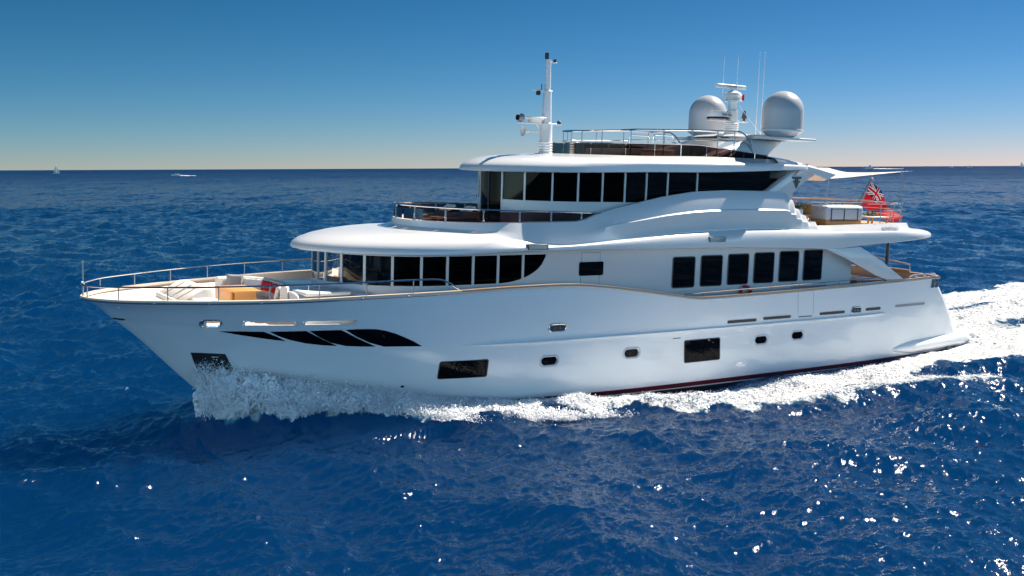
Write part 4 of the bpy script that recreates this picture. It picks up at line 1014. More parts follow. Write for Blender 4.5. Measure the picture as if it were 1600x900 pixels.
# ------------------------------------------------------------------ things on the main aft deck and side deck
lb_ = on_boat('life_ring', 25.4, 3.17, 3.75, 'red life ring hung low on the white house side behind the bulwark', 'life ring')
MB().tube([(25.4 + .30*math.cos(a), 3.20, 3.60 + .30*math.sin(a)) for a in np.linspace(0, 2*math.pi, 28, endpoint=False)], .075, 10, closed=True).build('ring', REDS, lb_, (25.4, 3.17, 3.75))
for k in range(4):
    a = math.pi/4 + k*math.pi/2; MB().tube([(25.4 + .30*math.cos(a+d), 3.20, 3.60 + .30*math.sin(a+d)) for d in (-.09, 0, .09)], .082, 10).build('ring_band', WHT2, lb_, (25.4, 3.17, 3.75))
for k, (x, y, m_, l) in enumerate(((33.0, 1.2, REDF, 'low aft deck sofa with dark red cushions behind the fashion plate'),)):
    t = on_boat('aft_sofa', x, y, 3.0, l, 'sofa'); og = (x, y, 3.0)
    MB().rbox(32.4, 33.3, -1.2, 2.4, 3.002, 3.42, .04).build('base', TEAKP, t, og); MB().rbox(32.4, 33.3, -1.2, 2.4, 3.42, 3.56, .05).build('seat', CUSH, t, og)
    MB().rbox(32.3, 32.5, -1.2, 2.4, 3.5, 4.15, .05).build('backrest', CUSH, t, og)
    for y_ in (-.6, .5, 1.7): MB().rbox(32.5, 32.68, y_-.25, y_+.25, 3.56, 4.0, .07).build('cushion', REDF, t, og)
t = on_boat('dining_table', 34.9, .6, 3.0, 'round edged pale teak dining table on the aft main deck', 'table'); og = (34.9, .6, 3.0)
MB().rbox(34.0, 35.8, -.6, 1.9, 3.70, 3.76, .03).build('table_top', CREAM, t, og)
for y in (0, 1.3): MB().tube([(34.9, y, 3.002), (34.9, y, 3.705)], .09, 12).build('leg', STEEL, t, og)

# ------------------------------------------------------------------ far boats
def far_thing(name, px_az, dist, z, label, cat, group=None):
    o = empty(name, Matrix.Translation((math.tan(R(px_az))*dist, dist, z))); return tag(o, label, cat, group)
def az(px): return math.degrees(math.atan((px-800)/1639.1))
def hull_small(L, B, H, m=0, sheer=.25):
    mb = MB(); G = []
    for z, k in ((-.3*H, .55), (0, .8), (.5*H, .95), (H, 1.0)):
        row = []
        for s in np.linspace(0, 1, 16):
            x = (s-.5)*L + (1-k)*L*.10*(1-s); b_ = B/2*k*min(1, (s*2.2)**.6 if s > 0 else 0); row.append((x, b_, z + (sheer*H*(1-s)**2 if z > 0 else 0)))
        G.append(row)
    P = np.array(G); Q = P.copy(); Q[..., 1] *= -1; mb.grid(P); mb.grid(Q); mb.grid(np.array([P[-1], Q[-1]])); mb.grid(np.array([P[:, -1], Q[:, -1]])); return mb
def sailboat(px, dist, L, label, rz=0.0, group=None):
    t = far_thing('sailing_boat', az(px), dist, 0, label, 'sailboat', group); t.rotation_euler = (0, 0, R(rz))
    hull_small(L, L*.28, L*.10).build('hull', WHT2, t); MB().rbox(-.15*L, .2*L, -.08*L, .08*L, .1*L, .15*L, .02*L).build('cabin', WHITE, t)
    MB().tube([(-.05*L, 0, .1*L), (-.05*L, 0, 1.35*L)], .012*L, 6).build('mast', STEEL, t); MB().tube([(-.05*L, 0, .22*L), (.38*L, 0, .2*L)], .01*L, 6).build('boom', STEEL, t)
    n = 14; G = [[(-.04*L + u*.42*L*(1-v)**.8, .05*L*math.sin(math.pi*u)*(1-v), .24*L + v*1.08*L) for u in np.linspace(0, 1, n)] for v in np.linspace(0, .995, n)]
    MB().grid(np.array(G)).build('main_sail', SAIL, t)
    G = [[(-.5*L + v*.42*L + u*.36*L*(1-v), .06*L*math.sin(math.pi*u)*(1-v), .14*L + v*.95*L) for u in np.linspace(0, 1, n)] for v in np.linspace(0, .995, n)]
    MB().grid(np.array(G)).build('fore_sail', SAIL, t); return t
sailboat(93, 2450, 15, 'small white sailing boat on the far left horizon', 200)
sailboat(1592, 6500, 26, 'faint grey sail on the horizon at the far right edge', 160)
def motorboat(px, dist, L, label, rz, name='motor_boat', tall=1.0, wake=6):
    t = far_thing(name, az(px), dist, 0, label, 'motorboat'); t.rotation_euler = (0, 0, R(rz))
    hull_small(L, L*.26, L*.11).build('hull', WHT2, t)
    c = MB().rbox(-.18*L, .28*L, -.09*L, .09*L, .11*L, .11*L + .10*L*tall, .02*L).build('cabin', WHITE, t); MB().rbox(-.19*L, .18*L, -.092*L, .092*L, .14*L, .17*L, .005*L).build('cabin_window', DARKW, c)
    if tall > 1: MB().rbox(-.02*L, .22*L, -.07*L, .07*L, .11*L + .1*L*tall, .11*L + .17*L*tall, .02*L).build('fly_bridge', WHITE, t); MB().tube([(.1*L, 0, .2*L), (.12*L, 0, .5*L)], .012*L, 5).build('mast', STEEL, t)
    return t
FOAMW = mat('far_foam', (.78, .80, .82), .9, bump=(3, .6))
def far_wake(px, dist, L, wl, rz, label):
    G = []; n = 60; rr = random.Random(px)
    for i in range(n):
        u = i/(n-1); hgt = (.09*L*(1-u)**1.5 + .01*L)*(.6 + .7*rr.random()); w = .10*L + .25*L*u
        G.append([(-.35*L + u*wl, -w, -.1), (-.35*L + u*wl, -w*.5, hgt), (-.35*L + u*wl, 0, hgt*.6), (-.35*L + u*wl, w*.5, hgt), (-.35*L + u*wl, w, -.1)])
    o = MB().grid(np.array(G)).build('boat_wake', FOAMW, None, kind='stuff'); o.matrix_world = Matrix.Translation((math.tan(R(az(px)))*dist, dist, 0.05)) @ Matrix.Rotation(R(rz), 4, 'Z'); tag(o, label, 'wake')
motorboat(279, 1420, 13, 'small low motorboat speeding left with a white wake on the left horizon', 8); far_wake(281, 1420, 11, 28, 8, 'white wake trailing the small motorboat on the left')
motorboat(1355, 3600, 30, 'distant dark motor yacht throwing spray on the right horizon', -10, 'far_motor_yacht', 1.9); far_wake(1357, 3600, 34, 120, -6, 'pale spray and wake of the distant motor yacht on the right')
motorboat(1483, 5200, 26, 'tiny boat speck on the horizon right of the distant motor yacht', 5, 'far_boat', 1.3)
motorboat(1511, 5600, 30, 'tiny boat speck on the horizon between the other speck and the faint sail', 12, 'far_boat', 1.5)

# ------------------------------------------------------------------ the sea
def wave_tile(N, L, lmin, lmax, hs, wind_deg, seed, spread=2.0, chop=1.0, lpeak=9.0):
    """random sea patch with a wind spectrum: height and horizontal shift fields (periodic tile of L metres)"""
    g = np.random.default_rng(seed); k1 = 2*np.pi*np.fft.fftfreq(N, L/N); kx, ky = np.meshgrid(k1, k1, indexing='ij'); k = np.hypot(kx, ky); k[0, 0] = 1e-6
    kp = 2*np.pi/lpeak; wd = R(wind_deg)
    cosd = (kx*math.cos(wd) + ky*math.sin(wd))/k
    S = np.exp(-1.25*(kp/k)**2)/k**4.0 * (np.abs(cosd)**spread*np.where(cosd > 0, 1, .15) + .04)
    S *= (k > 2*np.pi/lmax) & (k < 2*np.pi/lmin); S[0, 0] = 0
    a = np.sqrt(S)*(g.normal(size=(N, N)) + 1j*g.normal(size=(N, N)))
    hgt = np.fft.ifft2(a).real; sc = hs/4/hgt.std() if hs else 1.0
    dx = np.fft.ifft2(1j*a*kx/k).real*sc*chop; dy = np.fft.ifft2(1j*a*ky/k).real*sc*chop
    return hgt*sc, dx, dy
def samp(tile, L, x, y, rot=0.0):
    N = tile.shape[0]; c, s = math.cos(rot), math.sin(rot); u = (c*x + s*y)/L*N; v = (-s*x + c*y)/L*N
    i = np.floor(u).astype(np.int64); j = np.floor(v).astype(np.int64); fu = u - i; fv = v - j; i %= N; j %= N; i1 = (i+1) % N; j1 = (j+1) % N
    return tile[i, j]*(1-fu)*(1-fv) + tile[i1, j]*fu*(1-fv) + tile[i, j1]*(1-fu)*fv + tile[i1, j1]*fu*fv
WIND = 200.0
T1 = wave_tile(512, 260, 4.5, 26, .58, WIND, 3, 2.0, .9, 9); T2 = wave_tile(512, 83, 1.1, 4.5, .36, WIND+12, 5, 1.3, 1.0, 9); T3 = wave_tile(512, 21, .16, 1.1, .14, WIND-15, 8, .8, .9, 4)
# lumpy foam texture tile (isotropic)
def noise_tile(N, L, l0, l1, p, seed):
    g = np.random.default_rng(seed); k1 = 2*np.pi*np.fft.fftfreq(N, L/N); kx, ky = np.meshgrid(k1, k1, indexing='ij'); k = np.hypot(kx, ky); k[0, 0] = 1e9
    a = np.where((k > 2*np.pi/l1) & (k < 2*np.pi/l0), k**(-p), 0)*(g.normal(size=(N, N)) + 1j*g.normal(size=(N, N))); h_ = np.fft.ifft2(a).real; return h_/h_.std()
F1 = noise_tile(512, 30, .12, 3.0, 1.5, 21); F2 = noise_tile(512, 90, .6, 12, 1.6, 22)

wl_w = lambda X: hb(np.clip(X, 4.0, 40.5), .1)*np.clip((41.2-X)/.7, 0, 1)*(X > 4.2)
f_eta = pch([1, 3.2, 4.5, 6.5, 9, 12, 15, 20, 28, 35, 40.5, 43, 47, 52, 58, 66, 80], [0, .45, .75, .72, .58, .14, -.02, -.25, -.36, -.42, -.34, -.1, .70, .85, .45, .05, 0])
f_yo = pch([3.4,5,6.5,8.5,11,14.5,16,18,21,24,27,30,34,41,50,70,110,160], [1.4,2.6,3.3,4.2,5.3,6.0,6.5,7.3,9.0,9.2,8.1,7.4,7.0,6.8,7.6,10,14,18])
f_yc = pch([8,10,13,16,17.5,19.3,21.3,24.4,28,32,40], [3.0,3.6,4.3,5.0,5.6,6.8,8.0,9.0,9.6,10.2,11.2])
f_yi = pch([3,13,15,18,22,27,32,36,40,41.5], [-.6,-.3,.0,.45,.95,1.15,.7,.3,.1,-5])
def sstep(a, b_, x): t = np.clip((x-a)/(b_-a), 0, 1); return t*t*(3-2*t)
def sea_fields(x, y):
    """x, y world arrays -> (height added by the yacht's waves, foam density 0..1)"""
    X, Y = w2flat(x, y); S = np.abs(Y); near = (X > -6) & (X < 190) & (S < 60)
    wv = wl_w(X); d = S - wv
    eta = f_eta(X)*np.exp(-np.maximum(np.where(X < 13, S-f_yo(X)+.15, d), 0)/np.where(X < 13, .8, 2.6))
    # diverging crests that peel off the bow and break
    yc = f_yc(X); crest = np.exp(-((S-yc)/.9)**2)*sstep(8, 11.5, X)*(1-sstep(31, 38, X))*.36
    trough = -np.exp(-((S-yc+2.0)/1.1)**2)*sstep(20, 26, X)*(1-sstep(34, 44, X))*.28
    eta = eta + crest + trough
    n2 = samp(F2, 90, x, y, .3); n1 = samp(F1, 30, x, y, 1.1)
    yo = f_yo(X) + n2*np.where(X < 14, .25, .55) + .2*n1; yi = wv + f_yi(X) + .25*n2
    body = .95*sstep(3.2, 4.2, X)*sstep(0, .5, yo - S)*sstep(-.25, .35, S - yi)
    dens = body*np.where(X < 42, 1.0, np.clip(1.0 - (X-42)/120, .3, 1))
    # a gap of dark water between the main band and the outer breaking crest, port side
    gap = sstep(23.5, 27, X)*(1-sstep(36, 40, X))*np.exp(-((S-(yc-1.5))/np.clip(.2+.09*(X-23), .1, .9))**2)
    dens = np.clip(dens - 1.15*gap, 0, 1)
    tip = np.exp(-((S-yc+.25)/(.3+.022*np.clip(X-14, 0, 30)))**2)*sstep(13, 19, X)*(1-sstep(32.2, 33.0, X)); dens = np.maximum(dens, tip)
    st = .90*sstep(40.2, 41.4, X)*sstep(0, 1.2, 3.6 + .10*(X-40) + .7*n2 - S)*np.clip(1.15 - (X-45)/130, .35, 1); dens = np.maximum(dens, st)
    # green-blue slick lane in the middle of the wake
    lane = np.exp(-((S-2.3-.02*(X-41))/.8)**2)*sstep(43, 47, X)*(1-sstep(60, 75, X)); dens = np.clip(dens - .55*lane, 0, 1)
    lace = .36*sstep(34, 42, X)*sstep(0, 4, 12 + .18*(X-40) - S); dens = np.maximum(dens, lace)
    lace2 = .34*np.exp(-np.maximum(S-yo, 0)/1.2)*sstep(8, 14, X)*(1-sstep(36, 46, X)); dens = np.maximum(dens, lace2*(S > wv))
    dens = np.where(near, dens, 0); eta = np.where(near, eta, 0)
    return eta, dens, n1
def sea_z(x, y):
    x = np.asarray(x, float); y = np.asarray(y, float); eta, dens, n1 = sea_fields(x, y); X, Y = w2flat(x, y)
    calm = (1 - .75*np.clip(dens, 0, 1))*(1 - .7*((X > 3) & (X < 42) & (np.abs(Y) < 5.2)))
    return (samp(T1[0], 260, x, y) + .8*samp(T2[0], 83, x, y, .35))*calm + eta + np.clip(dens-.35, 0, 1)*(.05*n1 + .09*samp(F1, 47, x, y, 2.0) + .05*samp(F2, 90, x, y, .3)), dens
def sea_mesh():
    inv = np.r_[np.linspace(1/2.5, 1/13.5, 60)[:-1], np.linspace(1/13.5, 1/260, 1000)[:-1], 1/np.geomspace(260, 90000, 90)]
    r = 1/inv; ang = np.r_[np.linspace(-180, -36, 40)[:-1], np.linspace(-36, 36, 1250)[:-1], np.linspace(36, 180, 40)[:-1]]
    A, RR = np.meshgrid(np.radians(ang), r, indexing='ij'); x = RR*np.sin(A); y = RR*np.cos(A)
    na, nr = x.shape; wide = np.abs(np.degrees(A)) > 36
    f1 = 1 - sstep(1200, 4000, RR); f2 = 1 - sstep(420, 1300, RR); f3 = 1 - sstep(80, 240, RR); f1 = np.where(wide, f1*.8, f1); f2 = np.where(wide, 0, f2); f3 = np.where(wide, 0, f3)
    # patches of calmer and rougher water
    gust = .8 + .35*samp(F2, 700, x, y, .9)*.5
    z = f1*samp(T1[0], 260, x, y); dx = f1*samp(T1[1], 260, x, y); dy = f1*samp(T1[2], 260, x, y)
    for (T_, L, f, rot) in ((T2, 83, f2, .35), (T3, 21, f3, -.5)):
        z += gust*f*samp(T_[0], L, x, y, rot); a = gust*f*samp(T_[1], L, x, y, rot); b_ = gust*f*samp(T_[2], L, x, y, rot); c, s = math.cos(rot), math.sin(rot); dx += c*a - s*b_; dy += s*a + c*b_
    eta, dens, n1 = sea_fields(x, y)
    calm = 1 - .75*np.clip(dens, 0, 1); X, Y = w2flat(x, y); calm *= 1 - .7*((X > 3) & (X < 42) & (np.abs(Y) < 5.2))
    z = z*calm + eta + np.clip(dens-.35, 0, 1)*(.05*n1 + .09*samp(F1, 47, x, y, 2.0) + .05*samp(F2, 90, x, y, .3))
    V = np.stack([x + dx*calm*.8, y + dy*calm*.8, z], -1).reshape(-1, 3).astype(np.float32)
    i = np.arange(na)[:, None]*nr; j = np.arange(nr-1)[None, :]; i2 = ((np.arange(na)+1) % na)[:, None]*nr
    F = np.stack([i+j, i2+j, i2+j+1, i+j+1], -1).reshape(-1, 4).astype(np.int32)
    me = bpy.data.meshes.new('sea'); me.vertices.add(len(V)); me.vertices.foreach_set('co', V.ravel()); me.loops.add(F.size); me.loops.foreach_set('vertex_index', F.ravel())
    me.polygons.add(len(F)); me.polygons.foreach_set('loop_start', np.arange(0, F.size, 4, dtype=np.int32)); me.polygons.foreach_set('use_smooth', np.ones(len(F), bool))
    me.update(calc_edges=True)
    at = me.attributes.new('foam', 'FLOAT', 'POINT'); at.data.foreach_set('value', dens.ravel().astype(np.float32))
    rip = np.clip(.08 + .30*(1-f3) + .42*(1-f2) + .3*(1-f1), 0, 1.0)*(1-.7*np.clip(dens, 0, 1)); ra = me.attributes.new('ripple', 'FLOAT', 'POINT'); ra.data.foreach_set('value', rip.ravel().astype(np.float32))
    o = bpy.data.objects.new('sea', me); COL.objects.link(o); o['kind'] = 'structure'; return o
def N_(t, typ, **kw):
    n = t.nodes.new(typ)
    for k, v in kw.items(): setattr(n, k, v)
    return n
def math_(t, op, a, b_=None, clamp=False):
    n = t.nodes.new('ShaderNodeMath'); n.operation = op; n.use_clamp = clamp
    for i, v in enumerate((a, b_)):
        if v is None: continue
        if isinstance(v, (int, float)): n.inputs[i].default_value = v
        else: t.links.new(v, n.inputs[i])
    return n.outputs[0]
def sea_material():
    m = bpy.data.materials.new('sea_water'); m.use_nodes = True; t = m.node_tree; t.nodes.clear(); L = t.links.new
    out = N_(t, 'ShaderNodeOutputMaterial'); tc = N_(t, 'ShaderNodeTexCoord'); at = N_(t, 'ShaderNodeAttribute'); at.attribute_name = 'foam'
    def noise(scale, detail=5, rough=.55, stretch=None, dist=0.0):
        n = N_(t, 'ShaderNodeTexNoise'); n.inputs['Scale'].default_value = scale; n.inputs['Detail'].default_value = detail; n.inputs['Roughness'].default_value = rough; n.inputs['Distortion'].default_value = dist
        if stretch:
            mp = N_(t, 'ShaderNodeMapping'); mp.inputs['Scale'].default_value = stretch; mp.inputs['Rotation'].default_value = (0, 0, R(WIND-90)); L(tc.outputs['Object'], mp.inputs[0]); L(mp.outputs[0], n.inputs['Vector'])
        else: L(tc.outputs['Object'], n.inputs['Vector'])
        return n.outputs['Fac']
    # water
    w = N_(t, 'ShaderNodeBsdfPrincipled'); w.inputs['Base Color'].default_value = WATER_COL; w.inputs['Roughness'].default_value = WATER_ROUGH; w.inputs['IOR'].default_value = WATER_IOR; w.inputs['Specular IOR Level'].default_value = 0.0
    w.subsurface_method = 'BURLEY'; w.inputs['Subsurface Weight'].default_value = .95; w.inputs['Subsurface Radius'].default_value = (.6, 1.0, 1.3); w.inputs['Subsurface Scale'].default_value = 22.0
    # ripples too small for the mesh: slopes taken straight from noise, so they stay as steep far away as near
    mic = N_(t, 'ShaderNodeAttribute'); mic.attribute_name = 'ripple'; geo = N_(t, 'ShaderNodeNewGeometry')
    def slope(scale, detail, amp, rough=.6):
        n = N_(t, 'ShaderNodeTexNoise'); n.inputs['Scale'].default_value = scale; n.inputs['Detail'].default_value = detail; n.inputs['Roughness'].default_value = rough
        mp = N_(t, 'ShaderNodeMapping'); mp.inputs['Scale'].default_value = (1, .5, 1); mp.inputs['Rotation'].default_value = (0, 0, R(WIND-90)); L(tc.outputs['Object'], mp.inputs[0]); L(mp.outputs[0], n.inputs['Vector'])
        s1 = N_(t, 'ShaderNodeVectorMath'); s1.operation = 'SUBTRACT'; s1.inputs[1].default_value = (.5, .5, .5); L(n.outputs['Color'], s1.inputs[0])
        s2 = N_(t, 'ShaderNodeVectorMath'); s2.operation = 'MULTIPLY'; s2.inputs[1].default_value = (amp, amp, 0); L(s1.outputs[0], s2.inputs[0]); return s2.outputs[0]
    def vadd(a, b_):
        n = N_(t, 'ShaderNodeVectorMath'); n.operation = 'ADD'; L(a, n.inputs[0]); L(b_, n.inputs[1]); return n.outputs[0]
    far = N_(t, 'ShaderNodeVectorMath'); far.operation = 'SCALE'; L(vadd(vadd(slope(.9, 4, FAR_AMP), slope(.16, 4, FAR_AMP*.9)), slope(.02, 3, FAR_AMP*.5)), far.inputs[0]); L(mic.outputs['Fac'], far.inputs['Scale'])
    nsum = vadd(vadd(vadd(geo.outputs['Normal'], slope(4.5, 5, RIP1)), slope(21, 3, RIP2)), far.outputs[0])
    nrm = N_(t, 'ShaderNodeVectorMath'); nrm.operation = 'NORMALIZE'; L(nsum, nrm.inputs[0]); L(nrm.outputs[0], w.inputs['Normal'])
    # mirror part: a rough far sea sends back less of the low sky than calm water would
    gl = N_(t, 'ShaderNodeBsdfGlossy'); gl.inputs['Roughness'].default_value = WATER_ROUGH; L(nrm.outputs[0], gl.inputs['Normal'])
    fr = N_(t, 'ShaderNodeFresnel'); fr.inputs['IOR'].default_value = WATER_IOR; L(nrm.outputs[0], fr.inputs['Normal'])
    cut = math_(t, 'SUBTRACT', 1.0, math_(t, 'MULTIPLY', mic.outputs['Fac'], FAR_CUT), True)
    wat = N_(t, 'ShaderNodeMixShader'); L(math_(t, 'MULTIPLY', fr.outputs[0], cut), wat.inputs[0]); L(w.outputs[0], wat.inputs[1]); L(gl.outputs[0], wat.inputs[2])
    # foam: density from the wake, broken up by lacy noise
    f = N_(t, 'ShaderNodeBsdfPrincipled'); f.inputs['Base Color'].default_value = (.78, .80, .80, 1); f.inputs['Roughness'].default_value = .85; f.inputs['Specular IOR Level'].default_value = .2
    fb = N_(t, 'ShaderNodeBump'); fb.inputs['Strength'].default_value = 1.0; fb.inputs['Distance'].default_value = .45; L(noise(2.6, 8, .68, None, .6), fb.inputs['Height']); L(fb.outputs[0], f.inputs['Normal'])
    vo = N_(t, 'ShaderNodeTexVoronoi'); vo.feature = 'DISTANCE_TO_EDGE'; vo.inputs['Scale'].default_value = 1.3; vo.inputs['Randomness'].default_value = 1.0
    wob = N_(t, 'ShaderNodeMix'); wob.data_type = 'RGBA'; wob.inputs['Factor'].default_value = .35
    nn = N_(t, 'ShaderNodeTexNoise'); nn.inputs['Scale'].default_value = 1.2; nn.inputs['Detail'].default_value = 5; L(tc.outputs['Object'], nn.inputs['Vector']); L(tc.outputs['Object'], wob.inputs['A']); L(nn.outputs['Color'], wob.inputs['B'])
    ad = N_(t, 'ShaderNodeVectorMath'); ad.operation = 'ADD'; sc = N_(t, 'ShaderNodeVectorMath'); sc.operation = 'SCALE'; sc.inputs['Scale'].default_value = 1.3; L(nn.outputs['Color'], sc.inputs[0]); L(tc.outputs['Object'], ad.inputs[0]); L(sc.outputs[0], ad.inputs[1]); L(ad.outputs[0], vo.inputs['Vector'])
    lace = math_(t, 'SUBTRACT', 1.0, math_(t, 'MULTIPLY', vo.outputs['Distance'], 2.6), True)          # bright along cell edges
    fine = noise(3.0, 8, .62, None, .4); coarse = noise(.7, 5, .6, None, .3)
    tex = math_(t, 'ADD', math_(t, 'MULTIPLY', lace, .34), math_(t, 'ADD', math_(t, 'MULTIPLY', fine, .9), math_(t, 'MULTIPLY', coarse, .6)))   # about .4 .. 1.4
    v = math_(t, 'ADD', math_(t, 'MULTIPLY', at.outputs['Fac'], 1.22), math_(t, 'SUBTRACT', tex, 1.62))
    fac = math_(t, 'MULTIPLY', math_(t, 'MULTIPLY', v, 3.2, True), math_(t, 'MULTIPLY', at.outputs['Fac'], 6.0, True))
    # aerated water round the foam turns paler and greener
    aer = N_(t, 'ShaderNodeMix'); aer.data_type = 'RGBA'; aer.inputs['A'].default_value = WATER_COL; aer.inputs['B'].default_value = (.05, .20, .26, 1)
    L(math_(t, 'MULTIPLY', math_(t, 'SUBTRACT', at.outputs['Fac'], .38), 1.1, True), aer.inputs['Factor']); L(aer.outputs['Result'], w.inputs['Base Color'])
    mx = N_(t, 'ShaderNodeMixShader'); L(fac, mx.inputs[0]); L(wat.outputs[0], mx.inputs[1]); L(f.outputs[0], mx.inputs[2]); L(mx.outputs[0], out.inputs['Surface'])
    return m
WATER_COL = (.0004, .0190, .070, 1); WATER_ROUGH = .10; WATER_IOR = 1.45; RIP1, RIP2, FAR_AMP, FAR_CUT = .55, .65, 3.0, .66
sea = sea_mesh(); sea.data.materials.append(sea_material())

# ------------------------------------------------------------------ bow wave and spray
def foam_mat(name, col=(.93, .94, .95)):
    m = bpy.data.materials.new(name); m.use_nodes = True; t = m.node_tree; p = t.nodes['Principled BSDF']; L = t.links.new
    p.inputs['Base Color'].default_value = (*col, 1); p.inputs['Roughness'].default_value = .9; p.inputs['Specular IOR Level'].default_value = .15
    tc = N_(t, 'ShaderNodeTexCoord'); at = N_(t, 'ShaderNodeAttribute'); at.attribute_name = 'body'
    n = N_(t, 'ShaderNodeTexNoise'); n.inputs['Scale'].default_value = 5.5; n.inputs['Detail'].default_value = 8; n.inputs['Roughness'].default_value = .7; L(tc.outputs['Object'], n.inputs['Vector'])
    b_ = N_(t, 'ShaderNodeBump'); b_.inputs['Strength'].default_value = 1; b_.inputs['Distance'].default_value = .10; L(n.outputs['Fac'], b_.inputs['Height']); L(b_.outputs[0], p.inputs['Normal'])
    tr = N_(t, 'ShaderNodeBsdfTransparent'); tl = N_(t, 'ShaderNodeBsdfTranslucent'); tl.inputs['Color'].default_value = (*col, 1); m1 = N_(t, 'ShaderNodeMixShader'); m1.inputs[0].default_value = .06; L(p.outputs[0], m1.inputs[1]); L(tl.outputs[0], m1.inputs[2])
    fac = math_(t, 'MULTIPLY', math_(t, 'ADD', math_(t, 'SUBTRACT', n.outputs['Fac'], 1.12), at.outputs['Fac']), 5.0, True)
    mx = N_(t, 'ShaderNodeMixShader'); L(fac, mx.inputs[0]); L(tr.outputs[0], mx.inputs[1]); L(m1.outputs[0], mx.inputs[2]); L(mx.outputs[0], t.nodes['Material Output'].inputs['Surface']); return m
FOAM = foam_mat('white_water'); DROP = mat('spray_drops', (.93, .94, .95), .7)
_t = DROP.node_tree; _tl = _t.nodes.new('ShaderNodeBsdfTranslucent'); _tl.inputs['Color'].default_value = (.9, .92, .93, 1); _mx = _t.nodes.new('ShaderNodeMixShader'); _mx.inputs[0].default_value = .08
_t.links.new(_t.nodes['Principled BSDF'].outputs[0], _mx.inputs[1]); _t.links.new(_tl.outputs[0], _mx.inputs[2]); _t.links.new(_mx.outputs[0], _t.nodes['Material Output'].inputs['Surface'])
f_ztop = pch([3.0,3.4,3.8,4.2,5.3,7.3,9.0,10.2,11.5,13,15,17], [1.2,1.68,1.75,1.65,1.40,1.04,.84,.62,.46,.34,.22,.1])
f_out = lambda X: f_yo(X) + .12
def billow(tile_seed, x, u):
    a = np.abs(samp(F1, 13, x, u, .7)); b_ = np.abs(samp(F1, 6.1, x, u, 1.9)); c = np.abs(samp(F2, 31, x, u, .4)); return .55*c + .5*a + .28*b_ - .6
def bow_wave(sg, x0, label):
    nx, nu = 620, 90; X = np.linspace(x0, 17.0, nx); U = np.linspace(0, 1, nu); xx, uu = np.meshgrid(X, U, indexing='ij')
    zt = f_ztop(X)[:, None]; ytop = hb(np.maximum(X, f_xst(f_ztop(X))+.02), np.maximum(f_ztop(X), .1))[:, None] - .05
    yo = f_out(X)[:, None]
    # sea level at the outer edge, in yacht height
    zsea = (f_eta(X) + (X-16)*math.sin(TRIM))[:, None] + yo*math.sin(HEEL)*sg
    ramp = np.clip((xx-x0)/.7, 0, 1)**.7
    w = uu**.85; yy = ytop + (yo*(.35+.65*ramp) - ytop)*w
    zz = zsea - .10 + (zt - zsea)*(1-uu)**1.25 + .22*np.sin(np.pi*uu)*np.clip(zt-zsea, 0, 1)
    bl = billow(0, xx*1.0, (yy - 1.1*zz) + 7*sg); amp = .17*np.clip(zt - zsea + .25, .25, 1.2)*np.minimum(1, uu*5)
    edge = .10*samp(F1, 17, xx, yy - zz, .4) + .14*samp(F2, 29, xx, (yy - zz)*.7, 1.4)
    P = np.stack([xx - .25*amp*bl, sg*(yy + .5*amp*bl + edge*uu), zz + amp*bl + .10*edge*(1-uu)], -1)
    fade = np.clip((17.0-xx)/4.0, 0, 1); hole = np.clip(samp(F1, 23, xx, yy, 2.2)*.25, -.5, .5)
    B = (1.45 - .75*np.clip((.10-uu)/.10, 0, 1) - .75*np.clip((uu-.80)/.20, 0, 1) + hole*.6)- .9*np.clip(1 - (xx-x0 - .12 - .16*samp(F1, 19, xx, yy - zz, 2.9))/.25, 0, 1) - .7*(1-fade)
    mb = MB().grid(P); o = mb.build('bow_wave', FOAM, None, weld=False, kind='stuff', smooth=80); o.matrix_world = BM
    at = o.data.attributes.new('body', 'FLOAT', 'POINT'); at.data.foreach_set('value', B.ravel().astype(np.float32)); return tag(o, label, 'bow wave')
bow_wave(1, 3.3, 'white bow wave tumbling along the near side of the yacht'); bow_wave(-1, 4.6, 'white bow wave on the far side of the yacht bow')
def lumps(name, P, rad, label, seed, flat=.75, n_sub=1):
    """frothy water: many small knobbly clots fused into one mesh"""
    g = np.random.default_rng(seed); bm = bmesh.new(); bmesh.ops.create_icosphere(bm, subdivisions=(2 if n_sub == 2 else 1), radius=1); bm.verts.index_update()
    V0 = np.array([v.co[:] for v in bm.verts]); F0 = np.array([[v.index for v in f.verts] for f in bm.faces]); bm.free(); n = len(P); nv = len(V0)
    q = g.normal(size=(n, 3, 3)); q = np.linalg.qr(q)[0]; V = np.einsum('nij,vj->nvi', q, V0)
    ph = g.uniform(0, 6.28, (n, 1, 4)); fr = g.normal(size=(n, 4, 3))*2.2; k = 1 + .22*np.sin(np.einsum('nkj,vj->nvk', fr, V0) + ph).sum(-1); V = V*np.clip(k, .35, 1.7)[..., None]
    V = V*np.asarray(rad)[:, None, None]; V[..., 2] *= flat; V += np.asarray(P)[:, None, :]
    F = (F0[None] + (np.arange(n)*nv)[:, None, None]).reshape(-1, 3).astype(np.int32); V = V.reshape(-1, 3).astype(np.float32)
    me = bpy.data.meshes.new(name); me.vertices.add(len(V)); me.vertices.foreach_set('co', V.ravel()); me.loops.add(F.size); me.loops.foreach_set('vertex_index', F.ravel()); me.polygons.add(len(F))
    me.polygons.foreach_set('loop_start', np.arange(0, F.size, 3, dtype=np.int32)); me.polygons.foreach_set('use_smooth', np.ones(len(F), bool)); me.update(calc_edges=True); me.materials.append(DROP)
    o = bpy.data.objects.new(name, me); COL.objects.link(o); o['kind'] = 'stuff'; return tag(o, label, 'foam')
def flat2w(X, Y):
    c, s = math.cos(YAW), math.sin(YAW); X = np.asarray(X, float) - 16; return PX + X*c + Y*s, PY + X*s - Y*c
